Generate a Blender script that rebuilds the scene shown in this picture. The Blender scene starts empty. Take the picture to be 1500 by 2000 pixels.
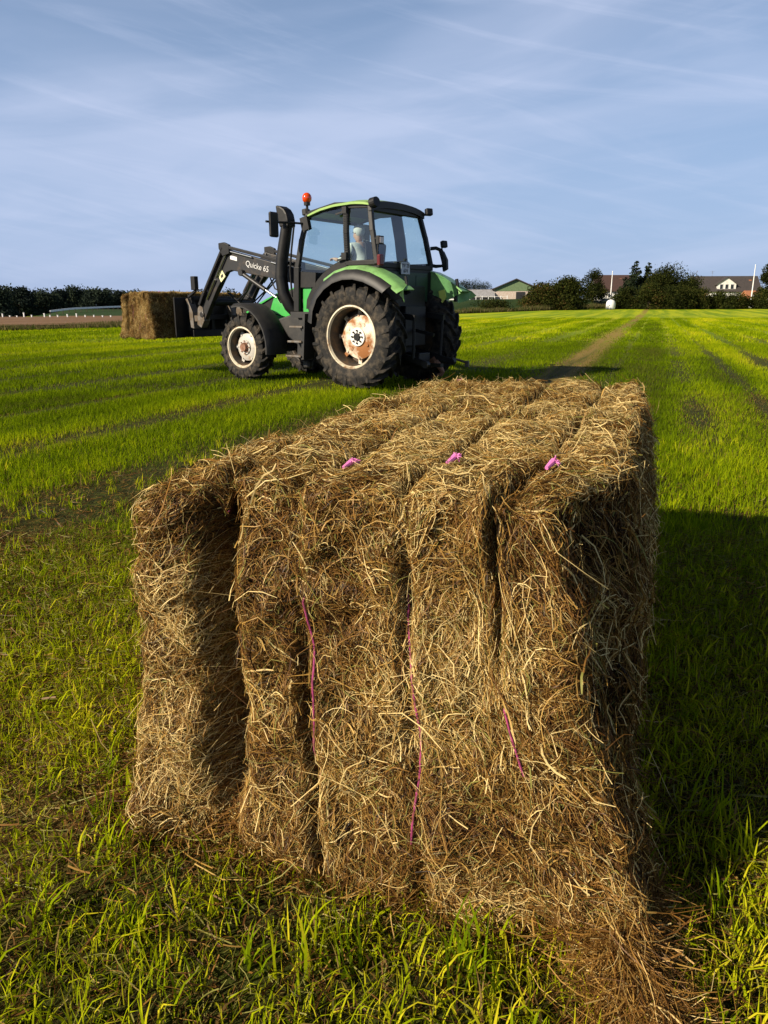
import bpy, bmesh, math, random
import numpy as np
from math import radians, sin, cos, pi
from mathutils import Vector, Matrix

random.seed(7)
RNG = np.random.default_rng(11)
S = bpy.context.scene
COL = S.collection

# ------------------------------------------------------------------ camera
F_PX, PITCH, CAM_H = 1444.0, radians(15.65), 1.3676
cd = bpy.data.cameras.new('camera')
cd.sensor_fit = 'VERTICAL'; cd.sensor_height = 36.0; cd.lens = F_PX / 2000 * 36.0
cd.clip_start = 0.05; cd.clip_end = 9000
cam = bpy.data.objects.new('camera', cd); COL.objects.link(cam)
cam.location = (0, 0, CAM_H); cam.rotation_euler = (pi / 2 - PITCH, 0, 0)
S.camera = cam

# ------------------------------------------------------------------ sun, sky, exposure
SUN_DIR = Vector((-0.86, -0.51, 0)).normalized()          # horizontal direction towards the sun
SUN_EL = radians(28.0)
to_sun = Vector((SUN_DIR.x * cos(SUN_EL), SUN_DIR.y * cos(SUN_EL), sin(SUN_EL)))
ld = bpy.data.lights.new('sun', 'SUN'); ld.energy = 5.0; ld.angle = radians(0.5); ld.color = (1.0, 0.87, 0.68)
sun = bpy.data.objects.new('sun', ld); COL.objects.link(sun)
sun.rotation_euler = to_sun.to_track_quat('Z', 'Y').to_euler()
sun.location = (-20, -15, 30)

wd = bpy.data.worlds.new('World'); S.world = wd; wd.use_nodes = True
nt = wd.node_tree; N = nt.nodes; L = nt.links
for n in list(N): N.remove(n)
out = N.new('ShaderNodeOutputWorld'); bg = N.new('ShaderNodeBackground')
sky = N.new('ShaderNodeTexSky'); sky.sky_type = 'NISHITA'; sky.sun_disc = False
sky.sun_elevation = SUN_EL; sky.sun_rotation = math.atan2(SUN_DIR.x, SUN_DIR.y)
sky.air_density = 1.0; sky.dust_density = 0.6; sky.ozone_density = 2.0
bg.inputs['Strength'].default_value = 0.07
# thin high cloud, laid out on a flat layer overhead
geo = N.new('ShaderNodeNewGeometry')
sep = N.new('ShaderNodeSeparateXYZ'); L.new(geo.outputs['Incoming'], sep.inputs[0])
def wmath(op, a, b=None, clamp=False):
    m = N.new('ShaderNodeMath'); m.operation = op; m.use_clamp = clamp
    for i, v in enumerate((a, b)):
        if v is None: continue
        if isinstance(v, (int, float)): m.inputs[i].default_value = v
        else: L.new(v, m.inputs[i])
    return m.outputs[0]
cmb = N.new('ShaderNodeCombineXYZ'); L.new(sep.outputs['X'], cmb.inputs[0]); L.new(wmath('MULTIPLY', sep.outputs['Y'], 0.5), cmb.inputs[1]); L.new(sep.outputs['Z'], cmb.inputs[2])
def cloud(tilt, sc, scale, detail, lo, hi, dist=0.6, rough=0.55, off=0.0):
    mp = N.new('ShaderNodeMapping'); mp.inputs['Rotation'].default_value = (0, tilt, 0)
    L.new(cmb.outputs[0], mp.inputs[0])
    m2 = N.new('ShaderNodeMapping'); m2.inputs['Scale'].default_value = sc; m2.inputs['Location'].default_value = (off, off * .7, off * 1.3)
    L.new(mp.outputs[0], m2.inputs[0])
    nz = N.new('ShaderNodeTexNoise'); nz.inputs['Scale'].default_value = scale; nz.inputs['Detail'].default_value = detail
    nz.inputs['Roughness'].default_value = rough; nz.inputs['Distortion'].default_value = dist
    L.new(m2.outputs[0], nz.inputs['Vector'])
    mr = N.new('ShaderNodeMapRange'); mr.interpolation_type = 'SMOOTHSTEP'
    mr.inputs['From Min'].default_value = lo; mr.inputs['From Max'].default_value = hi
    L.new(nz.outputs['Fac'], mr.inputs['Value'])
    return mr.outputs[0]
c1 = cloud(radians(5), (1.0, 1.0, 5.5), 2.2, 5, 0.40, 0.72, 0.7, 0.52, 3.1)
c2 = cloud(radians(-13), (1.1, 1.0, 11.0), 2.6, 7, 0.48, 0.74, 1.0, 0.60, 7.7)
c3 = cloud(radians(12), (1.0, 1.0, 2.4), 1.7, 3, 0.40, 0.70, 0.3, 0.5, 1.4)
cm = wmath('ADD', wmath('MULTIPLY', c1, 0.38), wmath('MULTIPLY', c2, 0.19))
cm = wmath('ADD', cm, wmath('MULTIPLY', c3, 0.34), True)
elev = N.new('ShaderNodeMapRange'); elev.interpolation_type = 'SMOOTHSTEP'
elev.inputs['From Min'].default_value = 0.34; elev.inputs['From Max'].default_value = 0.62; elev.inputs['To Min'].default_value = 1.0; elev.inputs['To Max'].default_value = 0.12
L.new(wmath('ABSOLUTE', sep.outputs['Z']), elev.inputs['Value'])
haze_f = wmath('MULTIPLY', cm, 0.95)
cm = wmath('MULTIPLY', haze_f, elev.outputs[0], True)
mix = N.new('ShaderNodeMixRGB'); L.new(cm, mix.inputs[0]); 
hz = N.new('ShaderNodeMapRange'); hz.interpolation_type = 'SMOOTHSTEP'; hz.inputs['From Min'].default_value = 0.0; hz.inputs['From Max'].default_value = 0.42
hz.inputs['To Min'].default_value = 0.85; hz.inputs['To Max'].default_value = 0.30
L.new(wmath('ABSOLUTE', sep.outputs['Z']), hz.inputs['Value'])
hmix = N.new('ShaderNodeMixRGB'); L.new(hz.outputs[0], hmix.inputs[0]); L.new(sky.outputs[0], hmix.inputs[1]); hmix.inputs[2].default_value = (3.3, 4.55, 7.3, 1)
L.new(hmix.outputs[0], mix.inputs[1])
mix.inputs[2].default_value = (6.0, 6.7, 8.8, 1)
zen = N.new('ShaderNodeMapRange'); zen.interpolation_type = 'SMOOTHSTEP'      # the sky darkens towards the zenith
zen.inputs['From Min'].default_value = 0.36; zen.inputs['From Max'].default_value = 0.70; zen.inputs['To Min'].default_value = 1.0; zen.inputs['To Max'].default_value = 0.22
L.new(wmath('ABSOLUTE', sep.outputs['Z']), zen.inputs['Value'])
dk = N.new('ShaderNodeVectorMath'); dk.operation = 'SCALE'; L.new(mix.outputs[0], dk.inputs[0]); L.new(zen.outputs[0], dk.inputs['Scale'])
L.new(dk.outputs[0], bg.inputs['Color']); L.new(bg.outputs[0], out.inputs[0])

S.view_settings.view_transform = 'Standard'; S.view_settings.look = 'None'
S.view_settings.exposure = 0.62; S.view_settings.gamma = 1.0
S.render.engine = 'CYCLES'
S.cycles.max_bounces = 6; S.cycles.transparent_max_bounces = 12; S.cycles.diffuse_bounces = 2
S.cycles.glossy_bounces = 2; S.cycles.transmission_bounces = 4

# ------------------------------------------------------------------ helpers
def tag(o, label=None, cat=None, group=None, kind=None):
    if label: o['label'] = label
    if cat: o['category'] = cat
    if group: o['group'] = group
    if kind: o['kind'] = kind
    return o

def empty(name, loc=(0, 0, 0), rz=0.0, parent=None):
    o = bpy.data.objects.new(name, None); o.empty_display_size = 0.2
    COL.objects.link(o); o.location = loc; o.rotation_euler = (0, 0, rz)
    if parent: o.parent = parent
    return o

class MB:
    """collects simple shapes, builds ONE mesh object"""
    def __init__(self): self.v = []; self.f = []; self.m = []
    def add(self, vs, fs, mi=0, M=None):
        b = len(self.v)
        self.v += [tuple(M @ Vector(p)) if M is not None else tuple(p) for p in vs]
        self.f += [tuple(b + i for i in f) for f in fs]; self.m += [mi] * len(fs)
        return self
    def box(self, c, s, mi=0, rot=None, M=None):
        x, y, z = (k / 2 for k in s)
        vs = [Vector((sx * x, sy * y, sz * z)) for sx in (-1, 1) for sy in (-1, 1) for sz in (-1, 1)]
        if rot is not None:
            R = Matrix.Rotation(rot[2], 3, 'Z') @ Matrix.Rotation(rot[1], 3, 'Y') @ Matrix.Rotation(rot[0], 3, 'X')
            vs = [R @ p for p in vs]
        vs = [p + Vector(c) for p in vs]
        return self.add(vs, [(0, 1, 3, 2), (4, 6, 7, 5), (0, 4, 5, 1), (2, 3, 7, 6), (0, 2, 6, 4), (1, 5, 7, 3)], mi, M)
    def bar(self, a, b, w, h=None, mi=0, up=(0, 0, 1), M=None):
        """square-section bar from a to b; w across, h along up"""
        h = h or w; a = Vector(a); b = Vector(b); d = (b - a).normalized()
        s = d.cross(Vector(up))
        if s.length < 1e-4: s = d.cross(Vector((1, 0, 0)))
        s.normalize(); u = s.cross(d)
        vs = [p + s * (i * w / 2) + u * (j * h / 2) for p in (a, b) for i, j in ((-1, -1), (1, -1), (1, 1), (-1, 1))]
        return self.add(vs, [(3, 2, 1, 0), (4, 5, 6, 7), (0, 1, 5, 4), (1, 2, 6, 5), (2, 3, 7, 6), (3, 0, 4, 7)], mi, M)
    def tube(self, pts, r, n=10, mi=0, M=None, cap=True):
        pts = [Vector(p) for p in pts]
        rs = r if isinstance(r, (list, tuple)) else [r] * len(pts)
        vs = []; fs = []; prev = None
        for i, p in enumerate(pts):
            d = (pts[min(i + 1, len(pts) - 1)] - pts[max(i - 1, 0)]).normalized()
            if prev is None:
                s = d.cross(Vector((0, 0, 1)))
                if s.length < 1e-3: s = d.cross(Vector((0, 1, 0)))
            else:
                s = prev - d * prev.dot(d)
            s.normalize(); prev = s; u = d.cross(s)
            for k in range(n):
                a = 2 * pi * k / n
                vs.append(p + (s * cos(a) + u * sin(a)) * rs[i])
        for i in range(len(pts) - 1):
            for k in range(n):
                k2 = (k + 1) % n
                fs.append((i * n + k, i * n + k2, (i + 1) * n + k2, (i + 1) * n + k))
        if cap:
            fs.append(tuple(range(n - 1, -1, -1))); fs.append(tuple((len(pts) - 1) * n + k for k in range(n)))
        return self.add(vs, fs, mi, M)
    def prism(self, poly, y0, y1, mi=0, M=None):
        """polygon in (x, z), extruded from y0 to y1"""
        n = len(poly)
        vs = [(x, y0, z) for x, z in poly] + [(x, y1, z) for x, z in poly]
        fs = [tuple(range(n)), tuple(range(2 * n - 1, n - 1, -1))] + [(i, i + n, (i + 1) % n + n, (i + 1) % n) for i in range(n)]
        return self.add(vs, fs, mi, M)
    def lathe(self, prof, n=40, mi=0, M=None, close=False):
        """profile of (radius, y) spun about the y axis"""
        k = len(prof); vs = []; fs = []
        for j in range(n):
            a = 2 * pi * j / n
            vs += [(r * cos(a), y, r * sin(a)) for r, y in prof]
        for j in range(n):
            j2 = (j + 1) % n
            for i in range(k if close else k - 1):
                i2 = (i + 1) % k
                fs.append((j * k + i, j * k + i2, j2 * k + i2, j2 * k + i))
        return self.add(vs, fs, mi, M)
    def ball(self, c, r, n=14, mi=0, M=None, sq=(1, 1, 1)):
        vs = []; fs = []; m = n // 2
        for i in range(m + 1):
            t = pi * i / m
            for j in range(n):
                a = 2 * pi * j / n
                vs.append((c[0] + r * sq[0] * sin(t) * cos(a), c[1] + r * sq[1] * sin(t) * sin(a), c[2] + r * sq[2] * cos(t)))
        for i in range(m):
            for j in range(n):
                j2 = (j + 1) % n
                fs.append((i * n + j, (i + 1) * n + j, (i + 1) * n + j2, i * n + j2))
        return self.add(vs, fs, mi, M)
    def build(self, name, mats, parent=None, loc=(0, 0, 0), rz=0.0, smooth=False, bevel=0.0):
        me = bpy.data.meshes.new(name); me.from_pydata(self.v, [], self.f)
        mats = mats if isinstance(mats, (list, tuple)) else [mats]
        for m in mats: me.materials.append(m)
        me.polygons.foreach_set('material_index', self.m)
        bm = bmesh.new(); bm.from_mesh(me); bmesh.ops.recalc_face_normals(bm, faces=bm.faces); bm.to_mesh(me); bm.free()
        if smooth:
            me.polygons.foreach_set('use_smooth', [True] * len(me.polygons))
            try: me.set_sharp_from_angle(angle=radians(38))
            except Exception: pass
        me.update()
        o = bpy.data.objects.new(name, me); COL.objects.link(o)
        o.location = loc; o.rotation_euler = (0, 0, rz)
        if parent: o.parent = parent
        if bevel:
            b = o.modifiers.new('bevel', 'BEVEL'); b.width = bevel; b.segments = 2; b.limit_method = 'ANGLE'; b.angle_limit = radians(40)
        return o

def raw_mesh(name, verts, faces_quads=None, faces_tris=None, mats=(), attr=None, smooth=False, parent=None):
    """fast numpy mesh: verts (N,3), quads (M,4), tris (K,3), attr = per-vertex float 'tint'"""
    me = bpy.data.meshes.new(name)
    q = np.zeros((0, 4), np.int64) if faces_quads is None else faces_quads
    t = np.zeros((0, 3), np.int64) if faces_tris is None else faces_tris
    me.vertices.add(len(verts)); me.vertices.foreach_set('co', np.ascontiguousarray(verts, np.float32).ravel())
    idx = np.concatenate([q.ravel(), t.ravel()]).astype(np.int32)
    me.loops.add(len(idx)); me.loops.foreach_set('vertex_index', idx)
    starts = np.concatenate([np.arange(len(q)) * 4, len(q) * 4 + np.arange(len(t)) * 3]).astype(np.int32)
    me.polygons.add(len(starts)); me.polygons.foreach_set('loop_start', starts)
    if smooth: me.polygons.foreach_set('use_smooth', np.ones(len(starts), bool))
    for m in mats: me.materials.append(m)
    if attr is not None:
        at = me.attributes.new('tint', 'FLOAT', 'POINT'); at.data.foreach_set('value', np.ascontiguousarray(attr, np.float32))
    me.update(calc_edges=True)
    o = bpy.data.objects.new(name, me); COL.objects.link(o)
    if parent: o.parent = parent
    return o

_LAT = RNG.random((32, 32, 32)).astype(np.float32)
def noise3(p):
    p = np.asarray(p, np.float64); i = np.floor(p).astype(int); f = p - i; f = f * f * (3 - 2 * f)
    r = 0
    for dx in (0, 1):
        for dy in (0, 1):
            for dz in (0, 1):
                wgt = (f[..., 0] if dx else 1 - f[..., 0]) * (f[..., 1] if dy else 1 - f[..., 1]) * (f[..., 2] if dz else 1 - f[..., 2])
                r = r + wgt * _LAT[(i[..., 0] + dx) % 32, (i[..., 1] + dy) % 32, (i[..., 2] + dz) % 32]
    return r                                                     # 0..1
def noise2(x, y, k=0.0): return noise3(np.stack([x, y, np.zeros_like(x) + k + 0.37], -1))
def sstep(a, b, x):
    t = np.clip((x - a) / (b - a), 0, 1); return t * t * (3 - 2 * t)

# ------------------------------------------------------------------ materials
def new_mat(name):
    m = bpy.data.materials.new(name); m.use_nodes = True
    nt = m.node_tree; nt.nodes.clear()
    return m, nt, nt.nodes.new('ShaderNodeOutputMaterial')
def mat(name, col, rough=0.5, metal=0.0, col2=None, scale=6.0, lo=0.45, hi=0.62, bump=0.0, coat=0.0, rough2=None, spec=0.5, detail=6):
    m, nt, o = new_mat(name)
    p = nt.nodes.new('ShaderNodeBsdfPrincipled'); nt.links.new(p.outputs[0], o.inputs[0])
    p.inputs['Base Color'].default_value = (*col, 1); p.inputs['Roughness'].default_value = rough
    p.inputs['Metallic'].default_value = metal; p.inputs['Coat Weight'].default_value = coat
    p.inputs['Specular IOR Level'].default_value = spec
    if col2 is not None or bump:
        tc = nt.nodes.new('ShaderNodeTexCoord'); nz = nt.nodes.new('ShaderNodeTexNoise')
        nz.inputs['Scale'].default_value = scale; nz.inputs['Detail'].default_value = detail; nz.inputs['Roughness'].default_value = 0.62
        nt.links.new(tc.outputs['Object'], nz.inputs['Vector'])
        if col2 is not None:
            mr = nt.nodes.new('ShaderNodeMapRange'); mr.inputs['From Min'].default_value = lo; mr.inputs['From Max'].default_value = hi
            nt.links.new(nz.outputs['Fac'], mr.inputs['Value'])
            mx = nt.nodes.new('ShaderNodeMixRGB'); mx.inputs[1].default_value = (*col, 1); mx.inputs[2].default_value = (*col2, 1)
            nt.links.new(mr.outputs[0], mx.inputs[0]); nt.links.new(mx.outputs[0], p.inputs['Base Color'])
            if rough2 is not None:
                r2 = nt.nodes.new('ShaderNodeMapRange'); r2.inputs['To Min'].default_value = rough; r2.inputs['To Max'].default_value = rough2
                nt.links.new(mr.outputs[0], r2.inputs['Value']); nt.links.new(r2.outputs[0], p.inputs['Roughness'])
        if bump:
            bp = nt.nodes.new('ShaderNodeBump'); bp.inputs['Strength'].default_value = bump; bp.inputs['Distance'].default_value = 0.02
            nt.links.new(nz.outputs['Fac'], bp.inputs['Height']); nt.links.new(bp.outputs[0], p.inputs['Normal'])
    return m
def tint_mat(name, stops, trans=0.3, gloss=0.0, rough=0.5):
    """leaf / straw material: colour from the per-strand attribute 'tint'"""
    m, nt, o = new_mat(name)
    at = nt.nodes.new('ShaderNodeAttribute'); at.attribute_name = 'tint'
    cr = nt.nodes.new('ShaderNodeValToRGB'); e = cr.color_ramp.elements
    for i, (pos, c) in enumerate(stops):
        k = e[i] if i < 2 else e.new(pos)
        k.position = pos; k.color = (*c, 1)
    nt.links.new(at.outputs['Fac'], cr.inputs[0])
    d = nt.nodes.new('ShaderNodeBsdfDiffuse'); t = nt.nodes.new('ShaderNodeBsdfTranslucent')
    nt.links.new(cr.outputs[0], d.inputs[0]); nt.links.new(cr.outputs[0], t.inputs[0])
    mx = nt.nodes.new('ShaderNodeMixShader'); mx.inputs[0].default_value = trans
    nt.links.new(d.outputs[0], mx.inputs[1]); nt.links.new(t.outputs[0], mx.inputs[2])
    last = mx
    if gloss:
        g = nt.nodes.new('ShaderNodeBsdfGlossy'); g.inputs['Roughness'].default_value = rough; g.inputs['Color'].default_value = (1, 1, 1, 1)
        m2 = nt.nodes.new('ShaderNodeMixShader'); m2.inputs[0].default_value = gloss
        nt.links.new(mx.outputs[0], m2.inputs[1]); nt.links.new(g.outputs[0], m2.inputs[2]); last = m2
    nt.links.new(last.outputs[0], o.inputs[0])
    return m

M = {}
M['hay'] = tint_mat('hay', [(0.0, (0.022, 0.010, 0.004)), (0.25, (0.105, 0.046, 0.012)), (0.52, (0.232, 0.114, 0.025)), (0.75, (0.44, 0.268, 0.068)), (0.92, (0.74, 0.565, 0.25)), (1.0, (0.22, 0.21, 0.05))], 0.12, 0.012, 0.45)
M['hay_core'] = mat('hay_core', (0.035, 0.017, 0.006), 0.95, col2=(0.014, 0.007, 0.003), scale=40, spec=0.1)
M['grass'] = tint_mat('grass', [(0.0, (0.09, 0.050, 0.018)), (0.16, (0.30, 0.21, 0.07)), (0.30, (0.055, 0.090, 0.003)), (0.55, (0.165, 0.245, 0.004)), (0.8, (0.38, 0.44, 0.006)), (1.0, (0.66, 0.58, 0.026))], 0.40)
M['twine'] = mat('twine', (0.38, 0.050, 0.17), 0.6, col2=(0.20, 0.03, 0.08), scale=60)
M['knot'] = mat('twine_knot', (0.72, 0.20, 0.50), 0.5, spec=0.2)

# ------------------------------------------------------------------ terrain
YAW = radians(19.57)
UD = np.array([sin(YAW), cos(YAW)]); WD = np.array([cos(YAW), -sin(YAW)])   # mowing direction and its right-hand side
_EP = [-1500, -400, 0, 240, 560, 905, 1100, 1300, 1500, 1900, 3000]
_EY = [26, 34, 40.5, 46, 70, 112, 138, 172, 205, 230, 250]
def azi(x, y): return 750 + 1500 * x / np.maximum(y, 1.0)
def edge_y(x, y): return np.interp(azi(x, y), _EP, _EY)
def zt(x, y):
    x = np.asarray(x, float); y = np.asarray(y, float)
    p = azi(x, y); ey = edge_y(x, y); right = sstep(600, 860, p)
    z = 0.95 * sstep(60, 215, y) * sstep(700, 1150, p)
    z = z + right * 1.9 * sstep(ey + 1.5, ey + 24, y)
    z = z + (1 - right) * (-1.3 * sstep(48, 190, y) + 1.55 * sstep(95, 165, y) * sstep(40, 150, p))
    z = z - 6 * sstep(350, 1500, y)
    front = sstep(2, 30, y)
    z = z * front + 0.018 * (noise2(x * 0.9, y * 0.9) - 0.5) * sstep(2.5, 5, np.hypot(x, y))
    return z
def Z(x, y): return float(zt(np.array([x]), np.array([y]))[0])
def at(px, d):
    """point on the ground at horizontal distance d, in the direction of the photo column px"""
    a = (px - 750) / 1500.0; y = d / math.sqrt(1 + a * a); x = a * y
    return x, y, Z(x, y)

def stretch_axis(n, lo, hi, s=0.8):
    return np.sinh(np.linspace(math.asinh(lo / s), math.asinh(hi / s), n)) * s
gx = stretch_axis(300, -3500, 3500, 2.0); gy = stretch_axis(420, -400, 6000, 2.0)
GX, GY = np.meshgrid(gx, gy); GZ = zt(GX, GY)
nx, ny = len(gx), len(gy)
ii = np.arange(nx * ny).reshape(ny, nx)
quads = np.stack([ii[:-1, :-1], ii[:-1, 1:], ii[1:, 1:], ii[1:, :-1]], -1).reshape(-1, 4)

def ground_material(name, near, near2, far, far2, dry, stripes=True):
    m, nt, o = new_mat(name); nd = nt.nodes; lk = nt.links
    p = nd.new('ShaderNodeBsdfPrincipled'); p.inputs['Roughness'].default_value = 0.95; p.inputs['Specular IOR Level'].default_value = 0.1
    lk.new(p.outputs[0], o.inputs[0])
    g = nd.new('ShaderNodeNewGeometry'); sp = nd.new('ShaderNodeSeparateXYZ'); lk.new(g.outputs['Position'], sp.inputs[0])
    def mth(op, a, b=None, c=False):
        k = nd.new('ShaderNodeMath'); k.operation = op; k.use_clamp = c
        for i, v in enumerate((a, b)):
            if v is None: continue
            if isinstance(v, (int, float)): k.inputs[i].default_value = v
            else: lk.new(v, k.inputs[i])
        return k.outputs[0]
    def noise(vec, sc, det=5, rough=0.6):
        k = nd.new('ShaderNodeTexNoise'); k.inputs['Scale'].default_value = sc; k.inputs['Detail'].default_value = det; k.inputs['Roughness'].default_value = rough
        lk.new(vec, k.inputs['Vector']); return k.outputs['Fac']
    def rng(v, a, b):
        k = nd.new('ShaderNodeMapRange'); k.interpolation_type = 'SMOOTHSTEP'; k.inputs['From Min'].default_value = a; k.inputs['From Max'].default_value = b
        lk.new(v, k.inputs['Value']); return k.outputs[0]
    def mixc(f, a, b):
        k = nd.new('ShaderNodeMixRGB'); lk.new(f, k.inputs[0])
        for i, v in ((1, a), (2, b)):
            if isinstance(v, tuple): k.inputs[i].default_value = (*v, 1)
            else: lk.new(v, k.inputs[i])
        return k.outputs[0]
    w = mth('ADD', mth('MULTIPLY', sp.outputs[0], float(WD[0])), mth('MULTIPLY', sp.outputs[1], float(WD[1])))
    s = mth('ADD', mth('MULTIPLY', sp.outputs[0], float(UD[0])), mth('MULTIPLY', sp.outputs[1], float(UD[1])))
    cv = nd.new('ShaderNodeCombineXYZ'); lk.new(w, cv.inputs[0]); lk.new(mth('MULTIPLY', s, 0.04), cv.inputs[1])
    fine = noise(g.outputs['Position'], 9, 8, 0.7); med = noise(g.outputs['Position'], 0.8, 5)
    row = noise(cv.outputs[0], 0.55, 4, 0.65)
    vf = noise(g.outputs['Position'], 75, 6, 0.7)
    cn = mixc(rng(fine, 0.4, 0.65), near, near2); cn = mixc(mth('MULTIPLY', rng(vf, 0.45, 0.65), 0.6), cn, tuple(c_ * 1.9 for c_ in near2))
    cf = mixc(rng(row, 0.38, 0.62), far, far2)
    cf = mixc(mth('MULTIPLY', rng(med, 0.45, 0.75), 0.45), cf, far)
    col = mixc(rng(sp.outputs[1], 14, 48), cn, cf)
    if stripes:
        tr = mth('SUBTRACT', 1.0, rng(mth('ABSOLUTE', mth('ADD', w, 1.75)), 0.22, 0.62))
        tr = mth('MULTIPLY', tr, rng(noise(cv.outputs[0], 2.2, 3), 0.30, 0.55))
        col = mixc(mth('MULTIPLY', tr, 0.85), col, dry)
        dr = rng(noise(cv.outputs[0], 1.1, 6, 0.7), 0.60, 0.74)
        col = mixc(mth('MULTIPLY', dr, 0.5), col, dry)
    lk.new(col, p.inputs['Base Color'])
    b = nd.new('ShaderNodeBump'); b.inputs['Strength'].default_value = 0.9; b.inputs['Distance'].default_value = 0.03
    lk.new(fine, b.inputs['Height']); lk.new(b.outputs[0], p.inputs['Normal'])
    return m
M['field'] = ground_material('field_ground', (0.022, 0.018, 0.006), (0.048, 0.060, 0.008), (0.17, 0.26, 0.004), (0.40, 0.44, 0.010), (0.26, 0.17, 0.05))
M['meadow'] = ground_material('meadow_ground', (0.04, 0.08, 0.01), (0.05, 0.09, 0.01), (0.024, 0.048, 0.012), (0.036, 0.062, 0.016), (0.1, 0.09, 0.03), False)
M['stubble'] = ground_material('stubble_ground', (0.2, 0.12, 0.06), (0.2, 0.12, 0.06), (0.15, 0.085, 0.045), (0.24, 0.15, 0.085), (0.2, 0.15, 0.06), False)
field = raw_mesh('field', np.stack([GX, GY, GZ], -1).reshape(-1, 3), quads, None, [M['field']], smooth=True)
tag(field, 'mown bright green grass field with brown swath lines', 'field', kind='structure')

def sheet(name, px0, px1, y0f, y1f, npx, ny_, m, lift, label, cat):
    P = np.linspace(px0, px1, npx)[None, :].repeat(ny_, 0); T = np.linspace(0, 1, ny_)[:, None]
    a = (P - 750) / 1500; ey = np.interp(P, _EP, _EY)
    y = y0f(ey) * (1 - T) + y1f(ey) * T; x = a * y
    v = np.stack([x, y, zt(x, y) + lift], -1).reshape(-1, 3)
    k = np.arange(npx * ny_).reshape(ny_, npx)
    q = np.stack([k[:-1, :-1], k[:-1, 1:], k[1:, 1:], k[1:, :-1]], -1).reshape(-1, 4)
    return tag(raw_mesh(name, v, q, None, [m], smooth=True), label, cat, kind='structure')
sheet('meadow', -2200, 3200, lambda e: e + 1.0, lambda e: e * 0 + 900, 220, 140, M['meadow'], 0.12, 'dark green meadow beyond the mown field', 'meadow')
sheet('stubble_field', -2000, 640, lambda e: e + 1.6, lambda e: e * 0 + 108, 120, 40, M['stubble'], 0.25, 'strip of brown stubble beyond the left field edge', 'field')

# ------------------------------------------------------------------ grass blades
ROWS = [(-15.3, .14), (-11.4, .15), (-0.72, .10), (1.55, .12), (3.9, .15), (7.2, .16), (-21.2, .35), (-17.3, .3), (-13.4, .3), (-9.57, .30), (-7.6, .16), (-5.67, .28), (-3.75, .42), (-1.78, .48), (2.6, .2), (5.4, .3), (9.2, .3), (13, .3), (17, .3)]
def row_dry(w, s):
    d = np.zeros_like(w)
    for k, (c, h) in enumerate(ROWS):
        amp = np.clip(noise2(s * 0.22, np.full_like(s, k * 3.7)) * 2.0 - 0.30, 0, 1)
        if c == -1.78: amp = np.clip(amp * 0.5 + 0.75, 0, 1) * sstep(9, 14, s)
        d = np.maximum(d, amp * np.exp(-((w - c + 0.15 * (noise2(s * 0.5, np.full_like(s, 40 + k)) - .5)) / h) ** 2))
    # bare dry patches in the strip to the right of the bale
    d = np.maximum(d, np.exp(-((w - 0.62) / 0.24) ** 2) * np.clip(noise2(s * 0.8, w * 1.5, 5) * 2.6 - 0.9, 0, 1) * sstep(4.2, 5, s))
    return d
BALE = dict(w0=-1.18, w1=0.0, u0=1.42, u1=3.86)
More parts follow.
